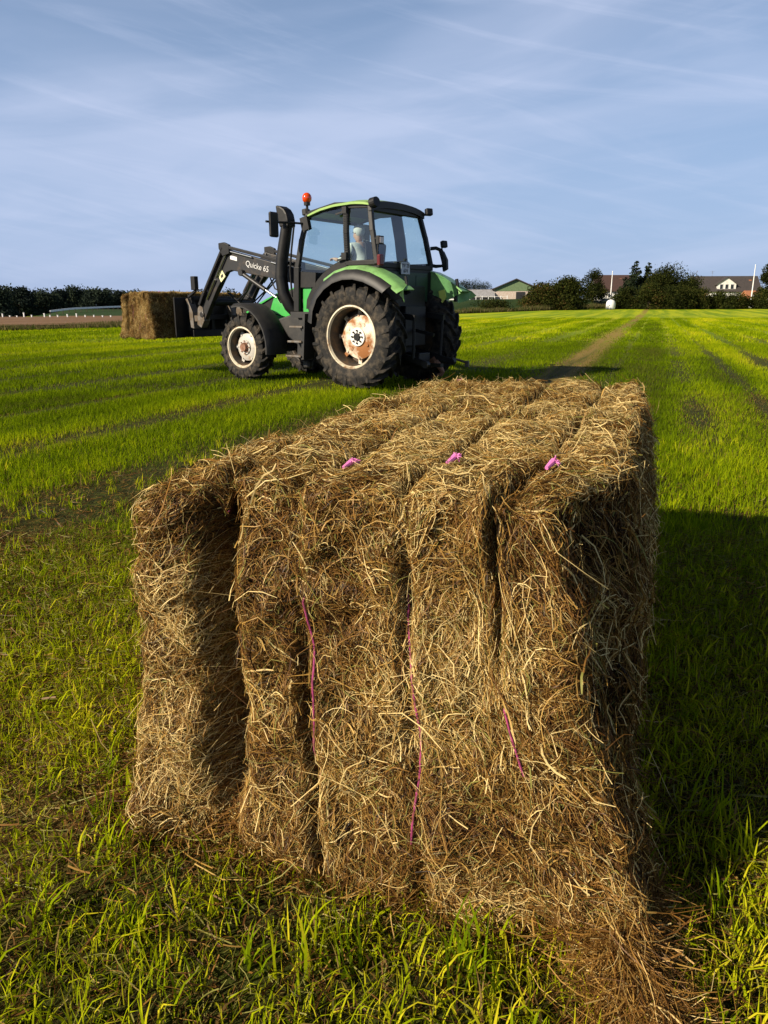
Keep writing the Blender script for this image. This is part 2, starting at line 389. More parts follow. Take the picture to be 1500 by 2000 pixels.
def blades(y0, y1, dens, seg, hgt, wid, spread=0.60, pad=0.6, scale_w=None):
    area = spread * (y1 ** 2 - y0 ** 2) + 2 * pad * (y1 - y0)
    n = int(area * dens)
    y = np.sqrt(RNG.random(n) * (y1 ** 2 - y0 ** 2) + y0 ** 2); x = (RNG.random(n) * 2 - 1) * (spread * y + pad)
    w = x * WD[0] + y * WD[1]; s = x * UD[0] + y * UD[1]
    dry = row_dry(w, s)
    patch = noise2(x * 1.1, y * 1.1, 1) * 0.6 + noise2(x * 3.3, y * 3.3, 2) * 0.4
    tuft = noise2(x * 9, y * 9, 3)
    near = 1 - sstep(2.3, 5.5, np.hypot(x, y))
    keepp = 1.0 - (0.80 - 0.30 * (1 - sstep(3.5, 7, np.hypot(x, y)))) * dry - near * np.clip(0.75 - patch * 1.5, 0, 0.45) - near * np.clip(0.52 - tuft, 0, 1) * 0.8 - (1 - sstep(1.7, 2.9, np.hypot(x, y))) * (0.05 + np.clip(0.85 - patch * 1.6, 0, .35))
    ok = RNG.random(n) < keepp
    ok &= ~((w > BALE['w0'] + .05) & (w < BALE['w1'] - .03) & (s > BALE['u0'] + .06) & (s < BALE['u1'] - .04))
    ok &= y < edge_y(x, y) + 0.5
    x, y, w, s, dry, patch, tuft, near = (a[ok] for a in (x, y, w, s, dry, patch, tuft, near)); n = len(x)
    strip = noise2(w * 0.55, s * 0.03, 7)
    band = noise2(w * 1.35, s * 0.05, 15)
    h = hgt * (0.45 + 0.9 * RNG.random(n)) * (0.6 + 0.8 * patch) * (1 - 0.45 * dry)
    big = (RNG.random(n) < 0.16 * near * np.clip(tuft * 2.2 - 0.8, 0, 1) * 2)
    h = np.where(big, h * 1.45, h) * (0.78 + 0.44 * band if y0 > 3 else 1)
    wd = wid * (0.6 + 0.9 * RNG.random(n)) * np.where(big, 1.7, 1)
    band = noise2(w * 1.35, s * 0.05, 15)
    yel = noise2(w * 0.8, s * 0.25, 19)
    tint = 0.36 + 0.30 * RNG.random(n) + 0.42 * (strip - 0.42) + 0.40 * (band - 0.5) + 0.34 * (yel - .45) + 0.24 * (patch - 0.5) + 0.08 * sstep(8, 30, y)
    tint = np.where(big, 0.45 + 0.4 * RNG.random(n), tint)
    tint = np.clip(tint + 0.17 * near, 0.27, 1.0)
    dead = RNG.random(n) < (0.07 + 0.72 * dry + 0.12 * near * (1 - patch) + 0.45 * sstep(.58, .8, yel))
    tint = np.where(dead, 0.24 * RNG.random(n), tint); h = np.where(dead, h * 0.75, h)
    ang = RNG.random(n) * 2 * pi
    lean = np.where(dead, 0.5 + 1.1 * RNG.random(n), 0.10 + (0.55 + 0.6 * near) * RNG.random(n) ** 1.4); lean = np.where(big, 0.4 + 0.5 * RNG.random(n), lean)
    dx, dy = np.cos(ang), np.sin(ang)
    fa = ang + pi / 2 + RNG.normal(0, 0.7, n); sx, sy = np.cos(fa), np.sin(fa)
    bz = zt(x, y) - 0.006
    vs = []; K = seg + 1
    for k in range(K):
        t = k / seg
        th = lean * (0.35 * t + 0.65 * t * t) * 1.3
        r = h * t * np.sin(th); zz_ = h * t * np.cos(th)
        c = np.stack([x + dx * r, y + dy * r, bz + zz_], -1)
        if k < seg:
            ww = wd * (1 - 0.75 * t ** 1.6) * 0.5
            o = np.stack([sx * ww, sy * ww, np.zeros(n)], -1)
            vs += [c - o, c + o]
        else: vs.append(c)
    V = np.stack(vs, 1); nv = V.shape[1]; base = (np.arange(n) * nv)[:, None]
    qs = [base + np.array([[2 * k, 2 * k + 1, 2 * k + 3, 2 * k + 2]]) for k in range(seg - 1)]
    Q = np.concatenate(qs) if qs else np.zeros((0, 4), int)
    T = base + np.array([[nv - 3, nv - 2, nv - 1]])
    return V.reshape(-1, 3), Q, T, np.repeat(tint, nv)
def join_sets(sets):
    V = []; Q = []; T = []; A = []; b = 0
    for v, q, t, a in sets:
        V.append(v); Q.append(q + b); T.append(t + b); A.append(a); b += len(v)
    return np.concatenate(V), np.concatenate(Q), np.concatenate(T), np.concatenate(A)
gsets = [blades(0.75, 4.6, 7600, 3, 0.068, 0.0036, pad=0.9), blades(4.6, 12, 3400, 2, 0.078, 0.0052), blades(12, 28, 1000, 1, 0.085, 0.011), blades(28, 80, 150, 1, 0.10, 0.032)]
def tufts(nt_, y0, y1, nb, hgt, wid, seg=4):
    ty = np.sqrt(RNG.random(nt_) * (y1 ** 2 - y0 ** 2) + y0 ** 2); tx = (RNG.random(nt_) * 2 - 1) * (.6 * ty + .6)
    w = tx * WD[0] + ty * WD[1]; s = tx * UD[0] + ty * UD[1]
    ok = ~((w > BALE['w0'] - .02) & (w < BALE['w1'] + .02) & (s > BALE['u0'] - .06) & (s < BALE['u1'] + .04))
    ok &= noise2(tx * 1.3, ty * 1.3, 12) > 0.36
    tx, ty = tx[ok], ty[ok]; k = len(tx); n = k * nb
    sc = np.repeat(np.exp(RNG.normal(0, .35, k)), nb); tt = np.repeat(RNG.random(k), nb); la = np.repeat(RNG.random(k) * 2 * pi, nb)
    x = np.repeat(tx, nb) + RNG.normal(0, .022, n) * sc; y = np.repeat(ty, nb) + RNG.normal(0, .022, n) * sc
    ang = la + RNG.normal(0, 1.1, n); h = hgt * sc * (.45 + .75 * RNG.random(n)); wd = wid * (.6 + .8 * RNG.random(n)); lean = .15 + .85 * RNG.random(n)
    dx, dy = np.cos(ang), np.sin(ang); fa = ang + pi / 2 + RNG.normal(0, .5, n); sx, sy = np.cos(fa), np.sin(fa); bz = zt(x, y) - .006
    vs = []; px_ = np.zeros(n); pz_ = np.zeros(n)
    for q_ in range(seg + 1):
        t = q_ / seg
        c = np.stack([x + dx * px_, y + dy * px_, bz + np.maximum(pz_, .002)], -1)
        if q_ < seg:
            ww = wd * (1 - .8 * t ** 2) * .5; o = np.stack([sx * ww, sy * ww, 0 * ww], -1); vs += [c - o, c + o]
        else: vs.append(c)
        th = lean * (.25 + 1.9 * t ** 1.3); px_ = px_ + np.sin(th) * h / seg; pz_ = pz_ + np.cos(th) * h / seg
    V = np.stack(vs, 1); nv = V.shape[1]; base = (np.arange(n) * nv)[:, None]
    Q = np.concatenate([base + np.array([[2 * q_, 2 * q_ + 1, 2 * q_ + 3, 2 * q_ + 2]]) for q_ in range(seg - 1)]); T = base + np.array([[nv - 3, nv - 2, nv - 1]])
    tint = np.clip(.48 + .42 * tt + RNG.normal(0, .10, n), .28, 1.0); tint = np.where(RNG.random(n) < .10, .2 * RNG.random(n), tint)
    return V.reshape(-1, 3), Q, T, np.repeat(tint, nv)
gsets += [tufts(300, .75, 3.2, 17, .105, .0064), tufts(900, .9, 4.0, 9, .055, .0046, 3), tufts(1700, 2.2, 7.5, 11, .085, .0055, 3)]
v, q, t, a = join_sets(gsets)
tag(raw_mesh('grass', v, q, t, [M['grass']], attr=a), 'short bright green aftermath grass of the mown field', 'grass', kind='stuff')

# ------------------------------------------------------------------ hay bale
BW, BL, BH, BR = 1.13, 2.44, 0.985, 0.040
GRV = [(-0.372, 0.140, 0.028), (-0.135, 0.050, 0.015), (0.112, 0.062, 0.016), (0.368, 0.038, 0.015)]     # (w, depth, sigma), w from the bale's middle
BHALF = np.array([BW / 2, BL / 2, BH / 2])
def bale_surface(p, extra=0.0):
    """p: points on the box surface, about the box centre -> (position, normal)"""
    hi = BHALF - BR; qq = np.clip(p, -hi, hi); d = p - qq
    n = d / np.maximum(np.linalg.norm(d, axis=-1, keepdims=True), 1e-6)
    pos = qq + n * BR
    w, u, z = p[..., 0], p[..., 1], p[..., 2]
    side = np.abs(n[..., 0]) ** 2
    front = sstep(0.35, 0.95, -n[..., 1])
    g = np.zeros_like(w)
    for k, (wk, dk, sk) in enumerate(GRV):
        path = noise2(u * 2.2 + z * 1.7, np.full_like(w, k * 5.1), 3)
        wk2 = wk + (0.028 + 0.027 * front) * (path - 0.5) + 0.030 * (noise2(z * 5 + u * 3, np.full_like(w, 60 + k)) - .5) + (0.06, 0.07, 0.055, 0.02)[k] * (0.49 - z) * front
        nz_ = noise2(u * 2.6, z * 3.4, 9 + 3 * k)
        if k: dd = dk * (np.clip(nz_ * 3.2 - 0.95, 0.05, 1.5) * front + np.clip(nz_ * 1.6 + 0.0, 0.65, 1.1) * 1.35 * (1 - front))
        else: dd = dk * (0.30 + 0.20 * nz_ + 0.80 * front * sstep(-0.60, -0.05, z) * (1 - 0.75 * sstep(0.33, 0.47, z)))
        g = g + dd * np.exp(-((w - wk2) / (sk * (0.72 + 0.28 * front) * (1 + 0.5 * front * (k == 0)))) ** 2)
    bul = 0.0
    flat = 1 - 0.55 * sstep(0.3, 0.9, n[..., 2])
    lump = 0.055 * flat * (noise3(pos * 4.3 + 3.1) - 0.5) + 0.044 * (noise3(pos * 10) - 0.5) + 0.032 * (noise3(pos * 25) - 0.5)
    ridge = 0.022 * (noise2(u * 13, z * 1.3, 2) - 0.5) * side
    pos = pos + n * (lump + ridge - (1 - side) * g + bul + extra)[..., None]
    zr = (z + BH / 2) / BH
    pos[..., 0] += (w / (BW / 2)) * (0.045 * np.sin(pi * np.clip(zr, 0, 1)) - 0.020 * sstep(0.75, 1.05, zr)) * sstep(0.2, 1.0, np.abs(w) / (BW / 2))
    # the near right corner is chamfered: the end is narrower there than the side behind it
    pos[..., 0] -= 0.125 * (1 - sstep(0.0, 0.50, pos[..., 1] + BL / 2)) * sstep(0.22, 0.50, w) * np.clip(0.12 + 1.0 * zr, 0, 1)
    pos[..., 0] += 0.15 * (1 - sstep(0.0, 0.55, pos[..., 1] + BL / 2)) * sstep(0.05, 0.50, w) * sstep(0.15, -0.49, z) ** 1.3
    pos[..., 0] -= 0.05 * (1 - sstep(0.0, 0.55, pos[..., 1] + BL / 2)) * sstep(-0.2, -0.50, w) * sstep(0.1, -0.35, z)
    # corners settle: the near left corner droops, the foot of the near end tucks under
    lw = sstep(-0.25, -0.56, w)
    pos[..., 2] -= lw * 0.035 * sstep(0.2, 0.49, z)
    pos[..., 1] += -front * 0.085 * sstep(0.05, -0.49, z) * (0.45 + 0.9 * noise2(w * 5, z * 2, 21)) - front * 0.02 * np.sin(pi * np.clip(zr, 0, 1))
    return pos, n
FACES = {'front': (1, -1), 'back': (1, 1), 'left': (0, -1), 'right': (0, 1), 'top': (2, 1), 'bottom': (2, -1)}
def face_points(face, a, b):
    ax, sg = FACES[face]; o = [i for i in range(3) if i != ax]
    p = np.zeros(a.shape + (3,)); p[..., ax] = sg * BHALF[ax]; p[..., o[0]] = a; p[..., o[1]] = b
    return p
def strands(face, n, length, width, ang0, spread, seed_noise, lift=0.012, curl=5.0, fly=0.10, K=6, grooves=False):
    ax, sg = FACES[face]; o = [i for i in range(3) if i != ax]; ha, hb = BHALF[o[0]], BHALF[o[1]]
    a = (RNG.random(n) * 2 - 1) * (ha + 0.01); b = (RNG.random(n) * 2 - 1) * (hb + 0.01)
    if grooves:                                                # extra stems down in the creases
        gk = RNG.choice(4, n, p=[.46, .16, .22, .16]); gw = np.array([g_[0] for g_ in GRV])[gk]
        a = gw + RNG.normal(0, 0.032, n) + (np.array([0.06, 0.07, 0.055, 0.02])[gk] * (0.49 - b) if face == 'front' else 0)
    # neighbouring stems lie alike: the angle follows a slow noise plus a random part
    nn = noise2(a * 5.5 + seed_noise, b * 5.5, seed_noise) - 0.5
    th = ang0 + nn * spread * 1.7 + RNG.normal(0, spread * 0.85, n)
    ln = length * np.exp(RNG.normal(0, 0.45, n)); kap = RNG.normal(0, curl, n) + nn * curl; dk = RNG.normal(0, curl * 8, n)
    isfly = RNG.random(n) < fly
    ln = np.where(isfly, ln * 1.35, ln)
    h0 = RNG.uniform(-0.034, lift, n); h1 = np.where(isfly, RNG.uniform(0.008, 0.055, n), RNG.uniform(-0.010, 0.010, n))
    up_end = RNG.random(n)
    P = []; NN = []
    ca, cb, tt = a.copy(), b.copy(), th.copy(); ds = ln / (K - 1)
    for k in range(K):
        pos, nrm = bale_surface(face_points(face, ca, cb))
        t = k / (K - 1)
        hh = h0 + h1 * np.abs(t - up_end) ** 1.5
        P.append(pos + nrm * hh[:, None]); NN.append(nrm)
        ca = ca + np.cos(tt) * ds; cb = cb + np.sin(tt) * ds; tt = tt + (kap + dk * (t - 0.5) * ln) * ds + RNG.normal(0, 0.22, n) + np.where(RNG.random(n) < 0.10, RNG.normal(0, 1.0, n), 0)
    P = np.stack(P, 1); NN = np.stack(NN, 1)
    # cut free ends may run straight past the edge a little
    D = np.gradient(P, axis=1); D /= np.maximum(np.linalg.norm(D, axis=-1, keepdims=True), 1e-6)
    sd = np.cross(D, NN); sd /= np.maximum(np.linalg.norm(sd, axis=-1, keepdims=True), 1e-6)
    roll = RNG.uniform(-1.1, 1.1, n)[:, None, None]
    sd = sd * np.cos(roll) + NN * np.sin(roll)
    wv = (width * np.exp(RNG.normal(0, 0.42, n)))[:, None, None] * np.where(np.arange(K) == K - 1, 0.55, 1.0)[None, :, None] * 0.5
    patch = noise3(P[:, 0] * 5 + 11.3)
    tint = np.clip(0.385 + (0.15 if face == 'top' else 0) + RNG.normal(0, 0.29, n) + 0.55 * (patch - 0.5) + np.where(isfly, 0.16, 0) + (h0 + .004) * 11, 0, 0.93)  # stems lying deeper are darker: shade of the gaps put into the tint
    tint = np.where(RNG.random(n) < 0.06, 1.0, tint)
    V = np.stack([P - sd * wv, P + sd * wv], 2).reshape(n, 2 * K, 3)
    base = (np.arange(n) * 2 * K)[:, None]
    Q = np.concatenate([base + np.array([[2 * k, 2 * k + 1, 2 * k + 3, 2 * k + 2]]) for k in range(K - 1)])
    return V.reshape(-1, 3), Q, np.zeros((0, 3), int), np.repeat(tint, 2 * K)
def bale_core():
    V = []; Q = []; b0 = 0
    for fc, (ax, sg) in FACES.items():
        o = [i for i in range(3) if i != ax]; na, nb = int(BHALF[o[0]] * 2 / 0.022), int(BHALF[o[1]] * 2 / 0.022)
        A, B = np.meshgrid(np.linspace(-1, 1, na) * BHALF[o[0]], np.linspace(-1, 1, nb) * BHALF[o[1]])
        pos, n_ = bale_surface(face_points(fc, A, B), -0.036)
        k = np.arange(na * nb).reshape(nb, na) + b0
        qd = np.stack([k[:-1, :-1], k[:-1, 1:], k[1:, 1:], k[1:, :-1]], -1).reshape(-1, 4)
        V.append(pos.reshape(-1, 3)); Q.append(qd); b0 += na * nb
    return np.concatenate(V), np.concatenate(Q)
LIFT = np.array([0, 0, BH / 2])
bale = empty('hay_bale', (0, 0, 0), -YAW)
bc = UD * (BALE['u0'] + BL / 2 + 0.02) + WD * (-0.575)
bale.location = (bc[0], bc[1], 0.0)
tag(bale, 'big square hay bale lying on the mown field, pink twine knots on top', 'hay bale', 'square hay bales')
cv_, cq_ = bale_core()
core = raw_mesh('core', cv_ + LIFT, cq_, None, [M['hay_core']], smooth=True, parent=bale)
HP = pi / 2
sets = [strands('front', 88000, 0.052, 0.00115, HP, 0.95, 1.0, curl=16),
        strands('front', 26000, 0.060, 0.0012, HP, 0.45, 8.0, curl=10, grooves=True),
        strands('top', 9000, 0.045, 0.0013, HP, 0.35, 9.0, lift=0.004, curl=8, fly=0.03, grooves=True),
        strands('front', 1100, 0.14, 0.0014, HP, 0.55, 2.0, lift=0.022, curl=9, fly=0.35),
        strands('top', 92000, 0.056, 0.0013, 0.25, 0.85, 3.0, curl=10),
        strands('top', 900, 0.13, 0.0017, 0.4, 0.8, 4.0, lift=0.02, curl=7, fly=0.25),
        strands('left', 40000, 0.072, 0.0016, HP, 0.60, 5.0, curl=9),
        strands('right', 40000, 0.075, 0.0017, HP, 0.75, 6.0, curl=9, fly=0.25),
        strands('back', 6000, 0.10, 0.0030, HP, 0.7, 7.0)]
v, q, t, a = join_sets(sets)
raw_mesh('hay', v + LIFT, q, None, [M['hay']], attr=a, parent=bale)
# twine: one loop of each string round the bale, sunk in its groove, riding over the hay where the photo shows it
def twine_loop(k, shows, knot_u):
    wk = GRV[k][0]; pts = []
    hu, hz = BL / 2, BH / 2
    loop = [('front', z) for z in np.linspace(-hz + .05, hz - .03, 40)] + [('top', u) for u in np.linspace(-hu + .03, hu - .03, 70)]
    for fc, s in loop:
        wv = wk + 0.014 * sin(s * 9 + k) + ((0.06, 0.07, 0.055, 0.02)[k] * (0.49 - s) if fc == 'front' else 0)
        p = np.array([[wv, -hu, s]]) if fc == 'front' else np.array([[wv, s, hz]])
        s_on = 0.0125; on = any(f == fc and a_ <= s <= b_ for f, a_, b_ in shows)
        pos, n_ = bale_surface(p); pts.append(tuple((pos + n_ * (s_on + 0.003 * sin(s * 31 + k) if on else -0.020))[0] + LIFT))
    tw = MB().tube(pts, 0.0025, 6).build('twine', M['twine'], bale, smooth=True)
    wv = wk + 0.014 * sin(knot_u * 9 + k)
    pos, n_ = bale_surface(np.array([[wv + 0.03, knot_u, hz]])); c = pos[0] + LIFT + np.array([0, 0, .008])
    kb = MB()
    kb.tube([(c[0] - .012, c[1] - .03, c[2] + .004), (c[0], c[1], c[2] + .016), (c[0] + .006, c[1] + .02, c[2] + .012)], [0.005, 0.008, 0.004], 8)
    R_ = random.Random(k)
    for i in range(34):
        a_ = R_.uniform(0, 2 * pi); e_ = R_.uniform(0.2, 1.3); l_ = R_.uniform(.009, .020)
        d_ = Vector((cos(a_) * sin(e_) + 0.25, sin(a_) * sin(e_), cos(e_)))
        p0 = Vector((c[0], c[1], c[2] + .012))
        kb.tube([p0, p0 + d_ * l_ * .6, p0 + d_ * l_ + Vector((0, 0, -.006 + R_.uniform(-.006, .006)))], [.0018, .0016, .0010], 4)
    kb.build('knot', M['knot'], tw)
twine_loop(0, [], 1.05)
twine_loop(1, [('front', -0.30, 0.24), ('top', -0.97, -0.88)], -0.95)
twine_loop(2, [('front', -0.32, 0.26), ('top', -0.95, -0.80)], -0.92)
twine_loop(3, [('front', -0.10, 0.05), ('top', -0.95, -0.84)], -0.89)

# loose hay fallen round the foot of the near bale
def litter(n, sampler, length, width, zmax, tshift=0.0, K=5, th0=None, green=0.0):
    x, y, hz = sampler(n)
    th = RNG.random(n) * 2 * pi if th0 is None else th0 + RNG.normal(0, .45, n); ln = length * np.exp(RNG.normal(0, .45, n)); kap = RNG.normal(0, 9, n); ds = ln / (K - 1)
    P = []; D0 = []
    tilt = RNG.normal(0, 0.25, n)
    for k in range(K):
        P.append(np.stack([x, y, zt(x, y) + 0.004 + hz + np.maximum(tilt * (k - K / 2) * ds, -hz * 0.9)], -1))
        x = x + np.cos(th) * ds; y = y + np.sin(th) * ds; th = th + kap * ds
    P = np.stack(P, 1); D = np.gradient(P, axis=1); D /= np.maximum(np.linalg.norm(D, axis=-1, keepdims=True), 1e-6)
    sd = np.cross(D, np.array([0, 0, 1.0])); sd /= np.maximum(np.linalg.norm(sd, axis=-1, keepdims=True), 1e-6)
    roll = RNG.uniform(-1.2, 1.2, n)[:, None, None]; sd = sd * np.cos(roll) + np.array([0, 0, 1.0]) * np.sin(roll)
    wv = (width * np.exp(RNG.normal(0, .4, n)))[:, None, None] * 0.5
    V = np.stack([P - sd * wv, P + sd * wv], 2).reshape(n, 2 * K, 3); base = (np.arange(n) * 2 * K)[:, None]
    Q = np.concatenate([base + np.array([[2 * k, 2 * k + 1, 2 * k + 3, 2 * k + 2]]) for k in range(K - 1)])
    tint = np.clip(0.46 + tshift + RNG.normal(0, .2, n), 0, .93)
    tint = np.where(RNG.random(n) < green, 1.0, tint)
    return V.reshape(-1, 3), Q, np.zeros((0, 3), int), np.repeat(tint, 2 * K)
def uw(u, w): return u * UD[0] + w * WD[0], u * UD[1] + w * WD[1]
def s_foot(n):
    w = RNG.uniform(-1.18, 0.12, n); d = np.abs(RNG.normal(0, 0.06, n))
    u = BALE['u0'] + 0.10 - d * (0.7 + 1.0 * noise2(w * 5, w * 0, 4)); x, y = uw(u, w)
    return x, y, np.maximum(0, 0.16 - d * 1.1) * RNG.random(n) * 0.9
def s_sides(n):
    u = RNG.uniform(BALE['u0'], BALE['u1'] + .1, n); left = RNG.random(n) < .55; d = np.abs(RNG.normal(0, .07, n))
    w = np.where(left, -1.19 - d, 0.03 + d); x, y = uw(u, w)
    return x, y, np.maximum(0, .07 - d) * RNG.random(n)
def s_tongue(n):
    t = RNG.random(n) ** .85; off = RNG.normal(0, 0.045 - 0.010 * t, n) * (1 + .5 * (noise2(t * 9, t * 0, 33) - .5))
    x = 0.435 + 0.125 * t + 0.025 * np.sin(t * 6) + off; y = 1.50 - 0.50 * t + off * 0.25
    h = (0.15 * (1 - t) ** 1.2 + 0.05) * (.5 + noise2(x * 22, y * 22, 5))
    return x, y, h * np.exp(-(off / .07) ** 2) * RNG.random(n) ** .7
def s_tuft(n):
    off = RNG.normal(0, .07, (2, n)); return -0.66 + off[0], 1.92 + off[1], np.maximum(0, .09 - np.hypot(*off)) * RNG.random(n)
def s_field(n):
    y = np.sqrt(RNG.random(n)) * 5.4 + 0.7; x = (RNG.random(n) * 2 - 1) * (.6 * y + .8)
    return x, y, RNG.random(n) ** 2 * 0.03
def s_near(n):
    y = np.sqrt(RNG.random(n)) * 3.6 + 0.7; x = (RNG.random(n) * 2 - 1) * (.6 * y + .6)
    return x, y, RNG.random(n) ** 2 * 0.045
sets = [litter(9000, s_foot, .075, .0016, .1), litter(5000, s_sides, .09, .0019, .05, -.05), litter(8000, s_tongue, .065, .0014, .1, 0.03), litter(4500, s_tongue, .085, .0013, .1, 0.08, th0=radians(-78)),
        litter(1500, s_tuft, .09, .0018, .05), litter(16000, s_field, .06, .0020, .02, -0.16), litter(120000, s_near, .040, .0018, .02, -0.20, K=4, green=.35), litter(3500, s_near, .06, .0016, .02, 0.10)]
v, q, t, a = join_sets(sets)
tag(raw_mesh('hay_litter', v, q, None, [M['hay']], attr=a), 'loose hay strewn round the foot of the near bale', 'loose hay', kind='stuff')

# ------------------------------------------------------------------ tractor
TX, TY, TA = 0.0919, 13.3547, radians(143.84)
M['green'] = mat('green_paint', (0.055, 0.40, 0.075), 0.32, col2=(0.045, 0.26, 0.06), scale=3.0, lo=.35, hi=.75, coat=0.3)
M['green_faded'] = mat('faded_green_paint', (0.20, 0.41, 0.13), 0.42, col2=(0.11, 0.20, 0.07), scale=5.5, lo=.45, hi=.75, coat=0.15)
M['roofgreen'] = mat('roof_paint', (0.30, 0.45, 0.12), 0.4, col2=(0.22, 0.38, 0.10), scale=3, lo=.35, hi=.7)
M['black'] = mat('black_plastic', (0.006, 0.006, 0.007), 0.5, col2=(0.014, 0.013, 0.012), scale=7, lo=.45, hi=.65, bump=.05, spec=.35)
M['fenderblack'] = mat('fender_rubber', (0.012, 0.012, 0.013), 0.55, col2=(0.030, 0.028, 0.025), scale=5, lo=.42, hi=.68)
M['steel'] = mat('loader_steel', (0.014, 0.014, 0.015), 0.45, col2=(0.060, 0.043, 0.030), scale=5, lo=.50, hi=.72, bump=.08)
M['worn'] = mat('worn_steel', (0.11, 0.085, 0.06), 0.55, 0.3, col2=(0.16, 0.15, 0.14), scale=8)
M['chrome'] = mat('chrome_rod', (0.85, 0.85, 0.85), 0.18, 1.0)
M['rubber'] = mat('tyre_rubber', (0.012, 0.0115, 0.011), 0.8, col2=(0.085, 0.068, 0.048), scale=11, lo=.46, hi=.74, bump=.25, spec=.3)
M['dusty'] = mat('dusty_rubber', (0.075, 0.060, 0.044), 0.9, col2=(0.022, 0.020, 0.018), scale=9, lo=.42, hi=.68, spec=.2)
M['rim'] = mat('rusty_rim', (0.72, 0.66, 0.52), 0.45, col2=(0.27, 0.105, 0.028), scale=2.6, lo=.43, hi=.56, rough2=.8, bump=.06, detail=8)
M['rimring'] = mat('rim_ring', (0.62, 0.56, 0.42), 0.5, col2=(0.20, 0.09, 0.03), scale=5, lo=.50, hi=.66, rough2=.85)
M['barrel'] = mat('rim_barrel_shaded', (0.035, 0.028, 0.022), 0.7, col2=(0.10, 0.06, 0.03), scale=6)  # dark dirty brown with the shade inside the rim put into the colour
M['cream'] = mat('pale_rim', (0.46, 0.44, 0.40), 0.4, col2=(0.30, 0.17, 0.08), scale=9, lo=.58, hi=.75)
M['hubwhite'] = mat('hub_plate', (0.72, 0.70, 0.66), 0.45, col2=(0.35, 0.25, 0.15), scale=14, lo=.6, hi=.8)
M['orange'] = mat('beacon_orange', (0.62, 0.055, 0.004), 0.18, coat=.4)
M['redlamp'] = mat('red_lamp', (0.10, 0.006, 0.006), 0.3)
M['lens'] = mat('lamp_lens', (0.75, 0.62, 0.58), 0.2)
M['yellow'] = mat('yellow_plastic', (0.70, 0.78, 0.16), 0.35)
M['white'] = mat('white_sticker', (0.80, 0.80, 0.78), 0.4)
M['sticker_grey'] = mat('white_lettering', (0.58, 0.58, 0.57), 0.45)
M['sticker'] = mat('pale_yellow_sticker', (0.75, 0.74, 0.40), 0.45)
M['plate'] = mat('plate_white', (0.46, 0.50, 0.54), 0.4, col2=(0.38, 0.41, 0.44), scale=25)
M['ink'] = mat('black_ink', (0.02, 0.02, 0.025), 0.5)
M['seat'] = mat('seat_fabric', (0.03, 0.032, 0.036), 0.8)
M['rusthook'] = mat('rusty_hook', (0.26, 0.13, 0.08), 0.7, col2=(0.14, 0.06, 0.03), scale=12)
def glass_mat():
    m, nt, o = new_mat('tinted_glass')
    t = nt.nodes.new('ShaderNodeBsdfTransparent'); t.inputs[0].default_value = (0.76, 0.87, 0.88, 1)
    g = nt.nodes.new('ShaderNodeBsdfGlossy'); g.inputs['Roughness'].default_value = 0.02; g.inputs['Color'].default_value = (0.9, 0.95, 1, 1)
    f = nt.nodes.new('ShaderNodeLayerWeight'); f.inputs[0].default_value = 0.5
    pw = nt.nodes.new('ShaderNodeMath'); pw.operation = 'POWER'; pw.inputs[1].default_value = 4.0; nt.links.new(f.outputs['Facing'], pw.inputs[0])
    ad = nt.nodes.new('ShaderNodeMath'); ad.operation = 'MULTIPLY_ADD'; ad.inputs[1].default_value = 0.6; ad.inputs[2].default_value = 0.09; nt.links.new(pw.outputs[0], ad.inputs[0])
    x = nt.nodes.new('ShaderNodeMixShader'); nt.links.new(ad.outputs[0], x.inputs[0]); nt.links.new(t.outputs[0], x.inputs[1]); nt.links.new(g.outputs[0], x.inputs[2])
    nt.links.new(x.outputs[0], o.inputs[0]); return m
M['glass'] = glass_mat()

trac = empty('tractor', (TX, TY, 0), TA)
tag(trac, 'muddy green tractor with black front loader turning on the field', 'tractor')
def part(mb, name, m, parent=None, **k): return mb.build(name, m, parent or trac, **k)

# wheels
def tyre_mesh(R, r_rim, W, lugs, lug_h):
    b = MB(); Rb = R - lug_h; hw = W / 2
    prof = [(r_rim, -hw * .80), (r_rim + .03, -hw * .93), (r_rim + (Rb - r_rim) * .45, -hw), (Rb - .07, -hw * .98), (Rb - .02, -hw * .86), (Rb, -hw * .55), (Rb + .004, 0),
            (Rb, hw * .55), (Rb - .02, hw * .86), (Rb - .07, hw * .98), (r_rim + (Rb - r_rim) * .45, hw), (r_rim + .03, hw * .93), (r_rim, hw * .80)]
    b.lathe(prof, 64)
    b.m = [1 if np.mean([math.hypot(b.v[i][0], b.v[i][2]) for i in f]) < r_rim + .06 and b.v[f[0]][1] > 0 else 0 for f in b.f]
    st = [(0.02, R + .004, Rb - .02, 0.0), (0.40, R, Rb - .02, .10), (0.80, R - .018, Rb - .04, .22), (1.02, R - .055, Rb - .08, .27), (1.03, R - .13, Rb - .15, .285)]
    da = 2 * pi / lugs
    for sgn in (-1, 1):
        for i in range(lugs):
            a0 = da * (i + (0.5 if sgn > 0 else 0)); vs = []
            for yy, rt, rb_, sw in st:
                aa = a0 + sw * 1.15
                for rr, hwid in ((rb_, .030), (rt, .019)):
                    for e in (-1, 1):
                        an = aa + e * hwid / rr * (1.15 if rr == rb_ else 1)
                        vs.append((rr * cos(an), sgn * hw * yy, rr * sin(an)))
            fs = []
            for k in range(len(st) - 1):
                p, n_ = 4 * k, 4 * (k + 1)
                fs += [(p, p + 2, n_ + 2, n_), (p + 2, p + 3, n_ + 3, n_ + 2), (p + 3, p + 1, n_ + 1, n_ + 3)]
            fs += [(0, 1, 3, 2), tuple(len(vs) - 4 + j for j in (0, 2, 3, 1))]
            b.add(vs, fs)
    return b
